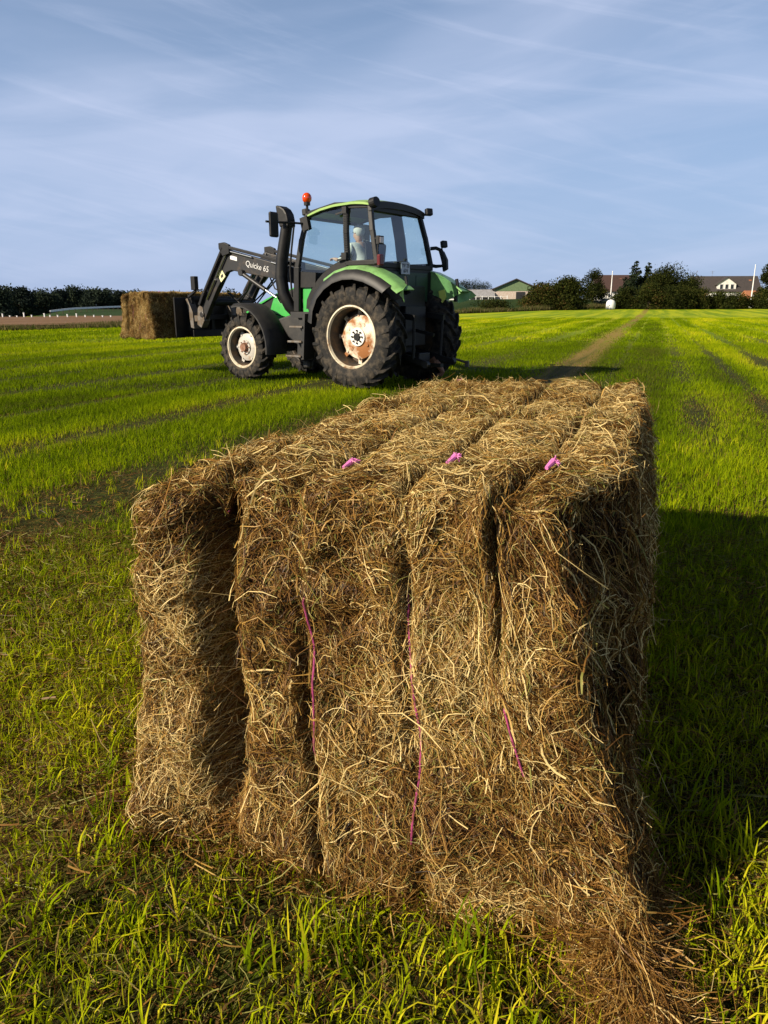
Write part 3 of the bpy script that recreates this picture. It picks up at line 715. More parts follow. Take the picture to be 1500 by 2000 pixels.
def wheel(name, loc, R, r_rim, W, lugs, lug_h, side, rear, steer=0.0):
    w = empty(name, loc, (0 if side > 0 else pi) + steer, trac)
    # in wheel space +y is the outer side
    tyre_mesh(R, r_rim, W, lugs, lug_h).build('tyre', [M['rubber'], M['dusty']], w, smooth=True)
    hw = W / 2; rb = MB()
    ring = [(r_rim + .012, hw * .83), (r_rim + .012, hw * .88), (r_rim - .012, hw * .90), (r_rim - .030, hw * .74)]
    rb.lathe(ring, 56, 0)
    rb.lathe([(r_rim - .030, hw * .74), (r_rim - .050, hw * .35), (r_rim - .055, -.02), (r_rim - .060, -hw * .5), (r_rim - .02, -hw * .8), (r_rim + .01, -hw * .84)], 56, 2)
    rb.lathe([(r_rim - .05, -hw * .5), (.05, -hw * .5)], 40, 2)
    dr = r_rim * (.74 if rear else .70); dy = -0.02 if rear else 0.02; n = 64
    # lobed wheel disc
    vs = []; rings = [(1.0, dy - .035), (0.97, dy), (0.62, dy + .045), (0.40, dy + .035), (0.0, dy + .035)]
    for rr, y in rings:
        for j in range(n):
            a = 2 * pi * j / n
            lob = 1 + (0.075 * max(0, cos(8 * a)) ** 3 if rear else 0.06 * max(0, cos(6 * a)) ** 3) if rr > .9 else 1
            vs.append((dr * rr * lob * cos(a), y, dr * rr * lob * sin(a)))
    fs = [(i * n + j, i * n + (j + 1) % n, (i + 1) * n + (j + 1) % n, (i + 1) * n + j) for i in range(len(rings) - 1) for j in range(n)]
    rb.add(vs, fs, 1)
    nl = 8 if rear else 6
    for j in range(nl):                                       # brackets that carry the disc in the rim
        a = 2 * pi * j / nl; R_ = Matrix.Rotation(-a, 4, 'Y')
        rb.box((dr * 1.02 + .03, dy - .03, 0), (r_rim * .26, .03, .07), 1, M=R_)
        rb.tube([(dr * .94, dy + .0, 0), (dr * .94, dy + .025, 0)], .018, 8, 1, M=R_)
    if rear:
        for j in range(4):
            a = 2 * pi * (j + .37) / 4; R_ = Matrix.Rotation(-a, 4, 'Y')
            rb.tube([(dr * .62, dy + .03, 0), (dr * .62, dy + .052, 0)], .028, 12, 1, M=R_)
    rb.build('rim', [M['rimring'], M['rim'] if rear else M['cream'], M['barrel']], w, smooth=True)
    hb = MB(); hr = r_rim * (.30 if rear else .36)
    hb.tube([(0, dy + .02, 0), (0, dy + .062, 0)], hr, 28, 0)
    if rear:
        hb.tube([(0, dy + .05, 0), (0, dy + .085, 0)], hr * .40, 16, 1)
        for j in range(8):
            a = 2 * pi * j / 8
            hb.tube([(hr * .68 * cos(a), dy + .055, hr * .68 * sin(a)), (hr * .68 * cos(a), dy + .085, hr * .68 * sin(a))], .016, 6, 1)
            hb.bar((0, dy + .064, 0), (hr * .5 * cos(a), dy + .064, hr * .5 * sin(a)), .022, .010, 1, up=(0, 1, 0))
        hb.build('hub', [M['hubwhite'], M['black']], w)
    else:
        hb.tube([(0, dy + .05, 0), (0, dy + .12, 0)], [hr * .72, hr * .55], 18, 1)
        for j in range(8):
            a = 2 * pi * j / 8
            hb.tube([(hr * .86 * cos(a), dy + .06, hr * .86 * sin(a)), (hr * .86 * cos(a), dy + .085, hr * .86 * sin(a))], .012, 6, 1)
        hb.build('hub', [M['cream'], M['rusthook']], w)
    return w
wheel('rear_wheel', (0, .87, .855), .865, .50, .50, 20, .062, 1, True)
wheel('rear_wheel', (0, -.87, .855), .865, .50, .50, 20, .062, -1, True)
wheel('front_wheel', (2.65, .86, .605), .615, .365, .38, 18, .05, 1, False)
wheel('front_wheel', (2.65, -.86, .605), .615, .365, .38, 18, .05, -1, False)

# chassis, axles, gearbox, hitch
b = MB()
b.box((0.55, 0, .88), (1.9, .52, .62)); b.box((2.2, 0, .86), (1.7, .46, .50)); b.box((-.05, 0, .86), (.5, 1.3, .34))
b.tube([(0, -.8, .855), (0, .8, .855)], .15, 16); b.tube([(2.65, -.75, .60), (2.65, .75, .60)], .09, 12); b.box((2.65, 0, .62), (.34, .5, .26))
b.box((-.38, 0, 1.02), (.36, .62, .66)); b.box((-.30, 0, 1.48), (.30, .9, .40)); b.box((-.5, 0, .48), (.5, .34, .20)); b.box((1.0, 0, 1.35), (1.4, 1.1, .36))
b.box((.95, .62, .82), (.85, .34, .50)); b.box((.95, -.62, .82), (.85, .34, .50))
part(b, 'chassis', M['black'], bevel=.015)
for sy in (1, -1):
    b = MB(); b.bar((-.25, sy * .36, .62), (-1.05, sy * .42, .42), .05, .09); b.tube([(-1.05, sy * .42 - .04, .42), (-1.05, sy * .42 + .04, .42)], .06, 12)
    b.bar((-.35, sy * .40, 1.22), (-.85, sy * .44, 1.16), .07, .09); b.tube([(-.82, sy * .44, 1.15), (-.80, sy * .42, .50)], .025, 8)
    part(b, 'lift_link', M['black'])
b = MB(); b.bar((-.35, .06, 1.0), (-.95, .03, .88), .05, .05); part(b, 'top_link', M['black'])
b = MB(); b.box((-.75, 0, .38), (.7, .09, .06)); part(b, 'drawbar', M['black'])
b = MB()
pts = [(-.70, -.40, .40), (-.76, -.42, .36), (-.81, -.43, .29), (-.84, -.44, .23), (-.81, -.44, .18), (-.74, -.44, .17)]
b.tube(pts, [.06, .055, .05, .045, .04, .025], 8); b.box((-.68, -.40, .40), (.16, .07, .13), rot=(0, .6, 0))
part(b, 'hitch_hook', M['rusthook'], smooth=True)
b = MB(); b.box((-1.0, -1.02, .34), (.07, .05, .11)); b.tube([(-.3, -.9, .55), (-1.0, -1.02, .36)], .022, 8); part(b, 'link_end', M['worn'])

# bonnet
b = MB()
poly = [(1.42, 1.18), (1.42, 1.70), (1.75, 1.68), (2.30, 1.56), (2.75, 1.40), (3.15, 1.22), (3.30, 1.05), (3.30, .92), (2.2, .98)]
b.prism(poly, -.40, .40); part(b, 'bonnet', M['black'], bevel=.04)
b = MB()
for sy in (1, -1):
    y0, y1 = sorted((sy * .404, sy * .43))
    b.prism([(2.32, 1.56), (2.20, 1.40), (1.96, 1.36), (1.80, 1.10), (2.10, 1.16), (2.47, 1.24), (2.40, 1.40)], y0, y1)
    b.prism([(2.30, 1.565), (2.34, 1.55), (2.80, 1.375), (3.10, 1.23), (3.10, 1.20), (2.78, 1.345), (2.36, 1.52)], y0, y1)
    b.prism([(2.50, 1.225), (2.12, 1.145), (1.76, 1.07), (1.85, .98), (2.3, 1.05)], y0, y1)
b.prism([(1.42, 1.705), (1.42, 1.73), (1.78, 1.70), (2.32, 1.585), (2.78, 1.42), (3.18, 1.24), (3.18, 1.21), (2.76, 1.395), (2.30, 1.56), (1.76, 1.68)], -.36, .36)
part(b, 'bonnet_panel', M['green'], bevel=.006)

# exhaust stack with curved mouth, hand rail
ex = [(1.62, .62, 1.22), (1.70, .70, 1.34), (1.80, .74, 1.56), (1.84, .75, 1.85), (1.80, .75, 2.15), (1.72, .75, 2.45), (1.66, .75, 2.70), (1.64, .75, 2.80)]
b = MB(); b.tube(ex, [.10, .105, .11, .112, .11, .105, .10, .10], 18)
part(b, 'exhaust_stack', M['black'], smooth=True)
b = MB()
mouth = [(1.635, .75, 2.76), (1.62, .75, 2.84), (1.65, .75, 2.91), (1.72, .75, 2.955), (1.80, .75, 2.965)]
b.prism([(1.54, 2.66), (1.545, 2.78), (1.57, 2.88), (1.63, 2.96), (1.72, 3.01), (1.83, 3.03), (1.80, 2.86), (1.745, 2.66)], .645, .855)
part(b, 'exhaust_mouth', M['black'], bevel=.03)
b = MB(); b.tube([(1.45, .80, 2.66), (1.52, .80, 2.3), (1.57, .80, 1.95), (1.56, .78, 1.5)], .017, 8); part(b, 'hand_rail', M['black'], smooth=True)
b = MB(); b.tube([(1.60, .60, 1.20), (1.45, .45, 1.15)], .07, 12); b.box((1.60, .52, 1.65), (.10, .20, .9)); part(b, 'loader_mast', M['steel'])
b = MB(); b.box((1.60, -.52, 1.55), (.12, .2, 1.1)); part(b, 'loader_mast', M['steel'])

# cab frame
def Yc(z): return np.interp(z, [1.3, 2.0, 2.5, 2.95], [.79, .80, .77, .695])
b = MB()
for sy in (1, -1):
    pil = lambda X1, z1, X2, z2, w_, h_: b.bar((X1, sy * Yc(z1), z1), (X2, sy * Yc(z2), z2), w_, h_, up=(1, 0, 0))
    pil(1.19, 2.86, 1.29, 2.45, .07, .08); pil(1.29, 2.46, 1.39, 1.98, .07, .09); pil(1.39, 2.0, 1.43, 1.25, .08, .12)
    pil(-.12, 2.93, -.22, 2.5, .07, .08); pil(-.22, 2.52, -.335, 2.0, .07, .08)
    wB = .10 if sy > 0 else .22
    pil(.36, 2.92, .32, 2.5, .05, wB); pil(.32, 2.52, .27, 2.02, .05, wB)
    b.bar((1.19, sy * .69, 2.85), (.6, sy * .69, 2.95), .06, .10); b.bar((.62, sy * .69, 2.95), (-.13, sy * .69, 2.91), .06, .10)
    b.bar((-.335, sy * .80, 2.03), (.30, sy * .80, 2.03), .06, .08)
b.bar((-.135, -.70, 2.885), (-.135, .70, 2.885), .07, .13); b.bar((-.345, -.80, 1.99), (-.345, .80, 1.99), .07, .08)
b.bar((1.20, -.69, 2.83), (1.20, .69, 2.83), .08, .12); b.bar((1.42, -.78, 1.72), (1.42, .78, 1.72), .07, .5)
part(b, 'cab_frame', M['black'], bevel=.012)
# black lower door and arch panel on each side, cab floor, rear bulkhead
b = MB()
arc = [(1.36 * sin(a), .84 + 1.36 * cos(a) * .96) for a in np.linspace(radians(12), radians(62), 9)]
for sy in (1, -1):
    y0, y1 = sorted((sy * .755, sy * .795))
    b.prism([(-.30, 1.3), (-.33, 2.0), (.20, 2.07)] + arc + [(1.22, 1.3)], y0, y1)
    b.prism([(1.0, 1.66), (1.36, 1.66), (1.39, 1.93), (.98, 1.90)], y0 - .002, y1 + .002)
b.box((.55, 0, 1.36), (1.75, 1.45, .10)); b.box((-.34, 0, 1.72), (.05, 1.5, .5)); b.box((.5, 0, 2.885), (1.3, 1.3, .03))
part(b, 'cab_body', M['black'])
for sy in (1, -1):
    y0, y1 = sorted((sy * .64, sy * .752)); part(MB().prism([(1.10, 1.15), (1.33, 1.15), (1.33, 1.84), (1.14, 1.84)], y0, y1), 'cab_side_panel', M['green'], bevel=.01)
b = MB(); b.box((-.385, 0, 1.66), (.03, 1.2, .48)); b.box((-.395, .40, 1.70), (.03, .36, .30)); b.box((-.395, -.40, 1.70), (.03, .36, .30))
part(b, 'rear_panel', mat('rear_green_shaded', (0.006, 0.032, 0.014), .5), bevel=.01)  # near-black green puts the shade on the tractor's rear into the paint
# door hinge cover with ribs
b = MB()
for i in range(22):
    t = i / 21; z = 2.88 - .78 * t; X = .355 - .085 * t; b.box((X, Yc(z) + .035, z), (.075, .02, .022))
b.bar((.40, .76, 2.83), (.52, .79, 2.80), .03, .025); b.bar((.33, .83, 2.10), (.46, .84, 2.08), .03, .03)
b.box((.30, .85, 2.14), (.10, .05, .11)); b.box((.36, .75, 2.86), (.09, .05, .10))
part(b, 'door_hinge', M['black'])
# glass
def pane(name, pts, th=.006):
    return MB().add(pts, [tuple(range(len(pts)))]).build(name, M['glass'], trac)
arc_g = [(x, .005 + z) for x, z in arc]
for sy in (1, -1):
    Yg = lambda z: sy * (float(Yc(z)) + .006)
    pane('door_glass', [(1.17, Yg(2.83), 2.83), (.40, Yg(2.9), 2.90), (.33, Yg(2.5), 2.5), (1.27, Yg(2.5), 2.5)], .005)
    pane('door_glass', [(1.27, Yg(2.498), 2.498), (.33, Yg(2.498), 2.498), (.28, Yg(2.10), 2.10), (arc[2][0], Yg(2.0), arc[2][1] + .006), (arc[4][0], Yg(1.9), arc[4][1] + .006), (1.38, Yg(1.93), 1.93)], .005)
    pane('quarter_glass', [(.30, Yg(2.9), 2.90), (-.11, Yg(2.9), 2.90), (-.30, Yg(2.07), 2.07), (.22, Yg(2.07), 2.07)], .005)
pane('rear_window', [(-.135, .64, 2.83), (-.135, -.64, 2.83), (-.335, -.74, 2.03), (-.335, .74, 2.03)], .005)
pane('windscreen', [(1.20, .63, 2.80), (1.20, -.63, 2.80), (1.41, -.74, 1.96), (1.41, .74, 1.96)], .005)
# roof
xs = np.linspace(-.19, 1.22, 18); ys = np.linspace(-.765, .765, 15)
zp = np.interp(xs, [-.19, 0, .2, .6, .9, 1.22], [2.965, 2.995, 3.01, 2.995, 2.95, 2.865])
vs = []; fs = []
for lay in (0, 1):
    for i, X in enumerate(xs):
        for Y_ in ys:
            e = (abs(Y_) / .765) ** 4; ee = max(0, (abs(X - .515) / .705)) ** 8
            top = zp[i] + .045 * (1 - (Y_ / .765) ** 2) - .035 * e - .02 * ee
            vs.append((X, Y_, top if lay == 0 else zp[i] - .07))
nxx, nyy = len(xs), len(ys); off = nxx * nyy
for i in range(nxx - 1):
    for j in range(nyy - 1):
        k = i * nyy + j; fs += [(k, k + 1, k + nyy + 1, k + nyy), (off + k, off + k + nyy, off + k + nyy + 1, off + k + 1)]
for i in range(nxx - 1):
    for j in (0, nyy - 1):
        k = i * nyy + j; fs.append((k, k + nyy, off + k + nyy, off + k))
for j in range(nyy - 1):
    for i in (0, nxx - 1):
        k = i * nyy + j; fs.append((k, k + 1, off + k + 1, off + k))
part(MB().add(vs, fs), 'roof', M['roofgreen'], smooth=True)
b = MB(); yy = np.linspace(-.77, .77, 13)
for a_, c_ in zip(yy[:-1], yy[1:]):
    za, zb = (2.952 + .045 * (1 - (q_ / .765) ** 2) - .035 * (abs(q_) / .765) ** 4 for q_ in (a_, c_))
    b.add([(-.20, a_, za - .10), (-.20, c_, zb - .10), (-.20, c_, zb), (-.20, a_, za), (-.13, a_, za - .10), (-.13, c_, zb - .10), (-.16, c_, zb + .012), (-.16, a_, za + .012)], [(0, 1, 2, 3), (3, 2, 6, 7), (0, 4, 5, 1)])
part(b, 'roof_rear_shade', M['black'])  # black strip added for the shaded rear edge of the green roof
# beacon, lamps
b = MB(); b.tube([(1.22, .66, 2.72), (1.24, .68, 2.96), (1.24, .68, 3.03)], .022, 8); b.tube([(1.24, .68, 3.0), (1.24, .68, 3.05)], .055, 14)
bc_ = part(b, 'beacon_mount', M['black'])
b = MB(); b.ball((1.24, .68, 3.115), .082, 18, sq=(1, 1, 1.08)); b.build('beacon_lens', M['orange'], bc_, smooth=True)
def work_lamp(c, s, rot, name='work_lamp'):
    b = MB(); b.box(c, s, rot=rot); o = part(b, name, M['black'], bevel=.02); return o
work_lamp((1.32, .62, 2.90), (.10, .13, .11), (0, .1, .1)); work_lamp((1.32, -.62, 2.90), (.10, .13, .11), (0, .1, -.1))
b = MB(); b.box((1.25, 0, 2.90), (.14, 1.2, .06)); b.bar((1.2, .62, 2.88), (1.33, .62, 2.88), .03, .03); part(b, 'sun_visor', M['black'], bevel=.01)
b = MB(); b.tube([(-.16, .70, 2.93), (-.27, .72, 2.95)], [.085, .075], 16); part(b, 'work_lamp', M['black'])
b = MB(); b.bar((-.14, -.70, 2.87), (-.22, -.80, 2.89), .04, .04); part(b, 'lamp_bracket', M['black'])
work_lamp((-.25, -.83, 2.93), (.09, .13, .12), (0, .15, -.4))
# indicator on a stalk and tail lamp at the near rear corner
b = MB(); b.box((-.39, .80, 2.36), (.06, .14, .13)); b.tube([(-.36, .81, 2.30), (-.34, .81, 2.02)], .014, 8); b.bar((-.2, .79, 2.40), (-.38, .80, 2.38), .02, .02)
o = part(b, 'indicator', M['black'], bevel=.015)
MB().box((-.425, .80, 2.36), (.012, .10, .09)).build('indicator_lens', M['lens'], o, bevel=.01)
b = MB(); b.box((-.40, .80, 2.06), (.07, .12, .17)); part(b, 'tail_lamp', M['redlamp'], bevel=.02)
# licence plate
b = MB(); b.box((-.435, .145, 1.955), (.012, .25, .19)); pl = part(b, 'licence_plate', M['plate'], bevel=.004)
b = MB(); b.bar((-.34, .145, 2.06), (-.42, .145, 2.04), .08, .03); b.tube([(-.42, .12, 2.09), (-.42, .16, 2.09)], .025, 8); part(b, 'plate_lamp', M['black'])
def text(s, size, parent, m, M4, ext=.002):
    c = bpy.data.curves.new('lettering', 'FONT'); c.body = s; c.size = size; c.extrude = ext; c.align_x = 'CENTER'; c.align_y = 'CENTER'
    c.materials.append(m); tmp = bpy.data.objects.new('lettering', c); COL.objects.link(tmp)
    me = bpy.data.meshes.new_from_object(tmp.evaluated_get(bpy.context.evaluated_depsgraph_get()))
    bpy.data.objects.remove(tmp); me.name = 'lettering'
    o = bpy.data.objects.new('lettering', me); COL.objects.link(o); o.parent = parent; o.matrix_local = M4
    return o
def frame4(o, xax, yax):
    xax = Vector(xax).normalized(); yax = Vector(yax); yax = (yax - xax * yax.dot(xax)).normalized(); z_ = xax.cross(yax)
    m = Matrix.Identity(4)
    for i in range(3): m[i][0], m[i][1], m[i][2], m[i][3] = xax[i], yax[i], z_[i], o[i]
    return m
text('YV 25', .085, pl, M['ink'], frame4((-.443, .145, 1.997), (0, -1, 0), (0, 0, 1)))
text('674', .085, pl, M['ink'], frame4((-.443, .145, 1.912), (0, -1, 0), (0, 0, 1)))
# mirrors
for sy in (1, -1):
    b = MB(); b.tube([(1.24, sy * .76, 2.70), (1.36, sy * .95, 2.71), (1.47, sy * 1.22, 2.70), (1.50, sy * 1.42, 2.70)], .018, 8); b.box((1.22, sy * .75, 2.70), (.16, .08, .22), rot=(0, .25, 0))
    b.box((1.42, sy * 1.06, 2.66), (.05, .03, .10))
    o = part(b, 'mirror_arm', M['black'])
    b = MB(); b.box((1.47, sy * 1.27, 2.66), (.06, .20, .40)); b.build('mirror', M['black'], o, bevel=.04)
# rear fenders
arcF = [(.98, 1.12), (.93, 1.38), (.80, 1.62), (.60, 1.80), (.36, 1.925), (.10, 1.985), (-.16, 1.985), (-.42, 1.93), (-.66, 1.83), (-.88, 1.70), (-1.02, 1.60)]
for sy in (1, -1):
    def shell(pts, sect, th):
        """sect: cross-section of (y, drop) swept along the arc"""
        b = MB(); n = len(pts); k = len(sect); vs = []
        for (X, z) in pts:
            d_ = Vector((X, z - .855)).normalized()
            for yy, dz in sect:
                vs += [(X - d_.x * dz, sy * yy, z - d_.y * dz), (X - d_.x * (dz + th), sy * yy, z - d_.y * (dz + th))]
        fs = []
        for i in range(n - 1):
            for m in range(k - 1):
                p, q_ = 2 * k * i + 2 * m, 2 * k * (i + 1) + 2 * m
                fs += [(p, p + 2, q_ + 2, q_), (p + 1, q_ + 1, q_ + 3, p + 3)]
            p, q_ = 2 * k * i, 2 * k * (i + 1)
            fs += [(p, q_, q_ + 1, p + 1), (p + 2 * k - 2, p + 2 * k - 1, q_ + 2 * k - 1, q_ + 2 * k - 2)]
        for m in range(k - 1):
            for o_ in (0, 2 * k * (n - 1)): fs.append((o_ + 2 * m, o_ + 2 * m + 2, o_ + 2 * m + 3, o_ + 2 * m + 1))
        return b.add(vs, fs)
    o = part(shell(arcF[3:], [(.74, 0), (.98, .006), (1.05, .024), (1.10, .085)], .025), 'fender', M['green_faded'], smooth=True)
    shell(arcF[:-1], [(1.085, .068), (1.13, .088), (1.17, .14), (1.19, .20)], .03).build('fender_flare', M['fenderblack'], o, smooth=True)
    shell(arcF[:4], [(.74, 0.002), (1.0, .006), (1.085, .09)], .03).build('fender_front', M['fenderblack'], o, smooth=True)
    # skirt that closes the tail of the fender, and the inner wall
    b = MB(); y0, y1 = sorted((sy * .755, sy * .785))
    b.prism([(.6, 1.77), (.36, 1.90), (.10, 1.96), (-.16, 1.96), (-.42, 1.905), (-.66, 1.80), (-.88, 1.67), (-.98, 1.56), (-.72, 1.45), (-.3, 1.45), (.3, 1.35), (.6, 1.4)], y0, y1)
    b.build('fender_inner', M['green_faded'] if sy < 0 else M['fenderblack'], o)
    b = MB(); b.add([(-.90, sy * .76, 1.69), (-1.03, sy * 1.06, 1.60), (-1.05, sy * 1.20, 1.52), (-.99, sy * .98, 1.44), (-.90, sy * .84, 1.40), (-.83, sy * .76, 1.52), (-.86, sy * .95, 1.60)],
                   [(0, 1, 6), (1, 2, 3, 6), (6, 3, 4, 5), (0, 6, 5)]); b.build('fender_tail', M['green_faded'], o)
    b = MB(); b.box((-.86, sy * .80, 1.50), (.05, .05, .16)); b.tube([(-.88, sy * .78, 1.80), (-.93, sy * .78, 1.55)], .03, 8); b.build('fender_lamp', M['black'], o)
    if sy < 0:
        b = MB(); b.prism([(-.54, 1.60), (-.66, 1.63), (-.70, 1.50), (-.62, 1.40), (-.57, 1.46)], -.752, -.735)
        b.build('reflector', M['yellow'], o)
# black grab loop and lamp beside the far rear corner
b = MB(); b.tube([(-.25, -.90, 2.33), (-.33, -.96, 2.34), (-.42, -1.0, 2.30), (-.48, -1.0, 2.18), (-.46, -1.0, 2.04), (-.34, -.95, 2.03), (-.25, -.9, 2.05)], .032, 10)
b.prism([(-.36, 2.32), (-.46, 2.28), (-.54, 2.14), (-.55, 1.98), (-.47, 1.94), (-.44, 2.10), (-.40, 2.22)], -1.04, -.98)
b.tube([(-.42, -1.0, 2.30), (-.45, -1.0, 2.40)], .014, 8)
part(b, 'grab_loop', M['black'], smooth=True)
work_lamp((-.47, -1.0, 2.40), (.08, .12, .12), (0, .2, -.3))
# cab steps and tank
b = MB()
for X, z, wd_ in ((1.20, 1.00, .30), (1.24, .75, .33), (1.28, .50, .36)): b.box((X, .96, z), (wd_, .30, .035))
st_ = part(b, 'cab_step', M['worn'], bevel=.008)
b = MB(); b.prism([(1.05, 1.22), (1.36, 1.22), (1.44, .45), (1.10, .45)], .80, .83); b.prism([(1.00, 1.22), (1.05, 1.22), (1.12, .45), (1.06, .45)], .80, 1.08); b.box((1.25, .80, 1.20), (.5, .2, .10))
for z in (.62, .87): b.box((1.24, .83, z), (.30, .03, .20))
b.build('step_frame', M['fenderblack'], st_)
b = MB(); b.prism([(1.45, 1.25), (2.0, 1.12), (1.75, .8), (1.45, .62)], .55, .72); b.tube([(1.25, .75, .42), (1.25, .75, .28)], .09, 12); part(b, 'fuel_tank', M['fenderblack'], bevel=.03)
# front mudguards
for sy in (1, -1):
    pts = [(2.65 + .77 * cos(a), .605 + .80 * sin(a)) for a in np.linspace(radians(78), radians(188), 14)]
    b = MB(); vs = []; n = len(pts)
    for X, z in pts:
        d_ = Vector((X - 2.65, z - .605)).normalized()
        for yy, k in ((.62, 0), (1.02, 0), (1.10, .05)):
            vs += [(X - d_.x * k, sy * yy, z - d_.y * k), (X - d_.x * (k + .025), sy * yy, z - d_.y * (k + .025))]
    fs = []
    for i in range(n - 1):
        p, q_ = 6 * i, 6 * i + 6
        fs += [(p, p + 2, q_ + 2, q_), (p + 2, p + 4, q_ + 4, q_ + 2), (p + 1, q_ + 1, q_ + 3, p + 3), (p + 3, q_ + 3, q_ + 5, p + 5), (p, q_, q_ + 1, p + 1), (p + 4, p + 5, q_ + 5, q_ + 4)]
    fs += [(0, 1, 3, 2), (2, 3, 5, 4), (6 * n - 6, 6 * n - 4, 6 * n - 3, 6 * n - 5), (6 * n - 4, 6 * n - 2, 6 * n - 1, 6 * n - 3)]
    b.add(vs, fs); part(b, 'front_mudguard', M['fenderblack'], smooth=True)
# interior
b = MB(); b.box((.45, .15, 1.80), (.48, .50, .14)); b.box((.20, .15, 2.10), (.13, .48, .58), rot=(0, -.12, 0)); b.box((.45, .15, 1.57), (.36, .40, .36)); b.box((.45, -.20, 1.98), (.42, .12, .14))
part(b, 'seat', M['seat'], bevel=.05)
b = MB(); b.box((1.05, 0, 1.72), (.24, .42, .62), rot=(0, -.25, 0)); b.box((1.02, 0, 2.02), (.18, .36, .12), rot=(0, .5, 0)); part(b, 'dashboard', M['black'], bevel=.04)
b = MB(); tc_ = Vector((.84, 0, 2.12)); ax_ = Vector((-.45, 0, .9)).normalized(); e1 = Vector((0, 1, 0)); e2 = ax_.cross(e1)
b.tube([tc_ + (e1 * cos(a) + e2 * sin(a)) * .20 for a in np.linspace(0, 2 * pi, 25)], .016, 8, cap=False); b.tube([tc_ - e1 * .2, tc_ + e1 * .2], .014, 6); b.tube([tc_, tc_ - ax_ * .3], .03, 8)
part(b, 'steering_wheel', M['black'], smooth=True)
b = MB(); b.box((.45, -.52, 1.86), (.8, .30, .5)); b.tube([(.55, -.45, 2.1), (.60, -.45, 2.28)], .02, 8); b.ball((.60, -.45, 2.30), .035); part(b, 'side_console', M['black'], bevel=.04)

# front loader
for sy in (1, -1):
    y0, y1 = sorted((sy * .47, sy * .58)); b = MB()
    b.prism([(1.62, 1.72), (1.58, 1.98), (2.10, 2.09), (3.30, 2.36), (3.44, 2.40), (3.53, 2.34), (3.80, 2.00), (4.28, 1.24), (4.28, 1.12), (4.14, 1.08), (4.02, 1.26), (3.72, 1.68), (3.44, 1.97), (3.30, 2.00), (2.25, 1.84)], y0, y1)
    b.tube([(4.20, y0 - .03, 1.18), (4.20, y1 + .03, 1.18)], .06, 12); b.tube([(3.42, y0 - .03, 2.33), (3.42, y1 + .03, 2.33)], .05, 12)
    arm = part(b, 'loader_arm', M['steel'], bevel=.012)
    yl = sy * .61
    b = MB(); b.bar((1.65, yl, 2.06), (3.36, yl, 2.425), .05, .055); b.bar((3.46, yl, 2.42), (4.06, yl, 1.62), .05, .06, up=(0, 1, 0)); b.prism([(3.28, 2.30), (3.28, 2.46), (3.42, 2.51), (3.56, 2.50), (3.56, 2.40), (3.46, 2.26)], min(yl - .03, yl + .03), max(yl - .03, yl + .03))
    b.bar((4.06, yl, 1.62), (4.22, yl, 1.36), .06, .08, up=(0, 1, 0)); b.build('levelling_link', M['black'], arm, bevel=.008)
    for ra, rb_ in (((2.70, yl, 2.215), (3.26, yl, 2.335)), ((3.40, yl, 2.28), (3.70, yl, 1.88)), ((3.74, yl, 1.84), (4.02, yl, 1.47)), ((1.7, yl, 2.0), (2.2, yl, 2.11))):
        MB().tube([ra, rb_], .017, 8).build('chrome_rod', M['chrome'], arm, smooth=True)
    b = MB(); b.tube([(2.98, yl, 1.94), (2.38, yl, 1.635)], .042, 12); b.tube([(2.98, yl - .05, 1.95), (2.98, yl + .05, 1.95)], .06, 12); cy_ = b.build('lift_cylinder', M['steel'], arm, smooth=True)
    MB().tube([(2.38, yl, 1.635), (2.10, yl, 1.495)], .022, 10).build('piston_rod', M['chrome'], cy_, smooth=True)
    b = MB(); b.tube([(3.66, sy * .36, 1.98), (3.95, sy * .36, 1.62)], .045, 12); t_ = b.build('tilt_cylinder', M['steel'], arm, smooth=True)
    MB().tube([(3.95, sy * .36, 1.62), (4.22, sy * .36, 1.34)], .02, 8).build('piston_rod', M['chrome'], t_, smooth=True)
    yo = sy * .583
    b = MB(); b.add([(3.13, yo, 2.235), (3.31, yo, 2.275), (3.31, yo, 2.205), (3.13, yo, 2.165)], [(0, 1, 2, 3)]); b.build('sticker', M['white'], arm)
    b = MB(); b.add([(3.56, yo, 2.02), (3.68, yo, 1.93), (3.60, yo, 1.79), (3.47, yo, 1.90)], [(0, 1, 2, 3)]); sk = b.build('warning_sticker', M['sticker'], arm)
    MB().add([(3.55, yo + sy * .002, 1.95), (3.61, yo + sy * .002, 1.905), (3.58, yo + sy * .002, 1.86), (3.52, yo + sy * .002, 1.90)], [(0, 1, 2, 3)]).build('warning_mark', M['ink'], sk)
    if sy > 0:
        sl = Vector((-(3.30 - 2.10), 0, -(2.36 - 2.09)))
        text('Quicke 65', .145, arm, M['sticker_grey'], frame4((2.60, yo + .001, 2.05), sl, (0, 0, 1)), .001)
    # carriage plate
    b = MB(); ya, yb = sorted((sy * .44, sy * .60))
    b.prism([(4.20, 1.42), (4.32, 1.30), (4.36, .98), (4.24, .92), (4.14, 1.06), (4.16, 1.26)], ya, yb); b.prism([(4.62, 1.50), (4.68, 1.48), (4.60, 1.24), (4.56, .92), (4.46, .90), (4.48, 1.22)], ya, yb); b.bar((4.24, sy * .52, 1.10), (4.56, sy * .52, 1.10), .10, .12)
    b.build('carriage_plate', M['worn'], arm, bevel=.01)
b = MB(); b.tube([(3.95, -.5, 1.42), (3.95, .5, 1.42)], .07, 14); b.box((4.60, 0, 1.12), (.10, 1.1, .10)); b.box((4.60, 0, 1.50), (.08, 1.1, .08)); b.box((4.60, 0, .80), (.12, 1.1, .14))
for Y_ in (-.5, 0, .5): b.box((4.60, Y_, 1.15), (.08, .08, .75))
for Y_ in (-.45, 0, .45): b.tube([(4.55, Y_, .80), (5.5, Y_, .84)], [.04, .015], 10)
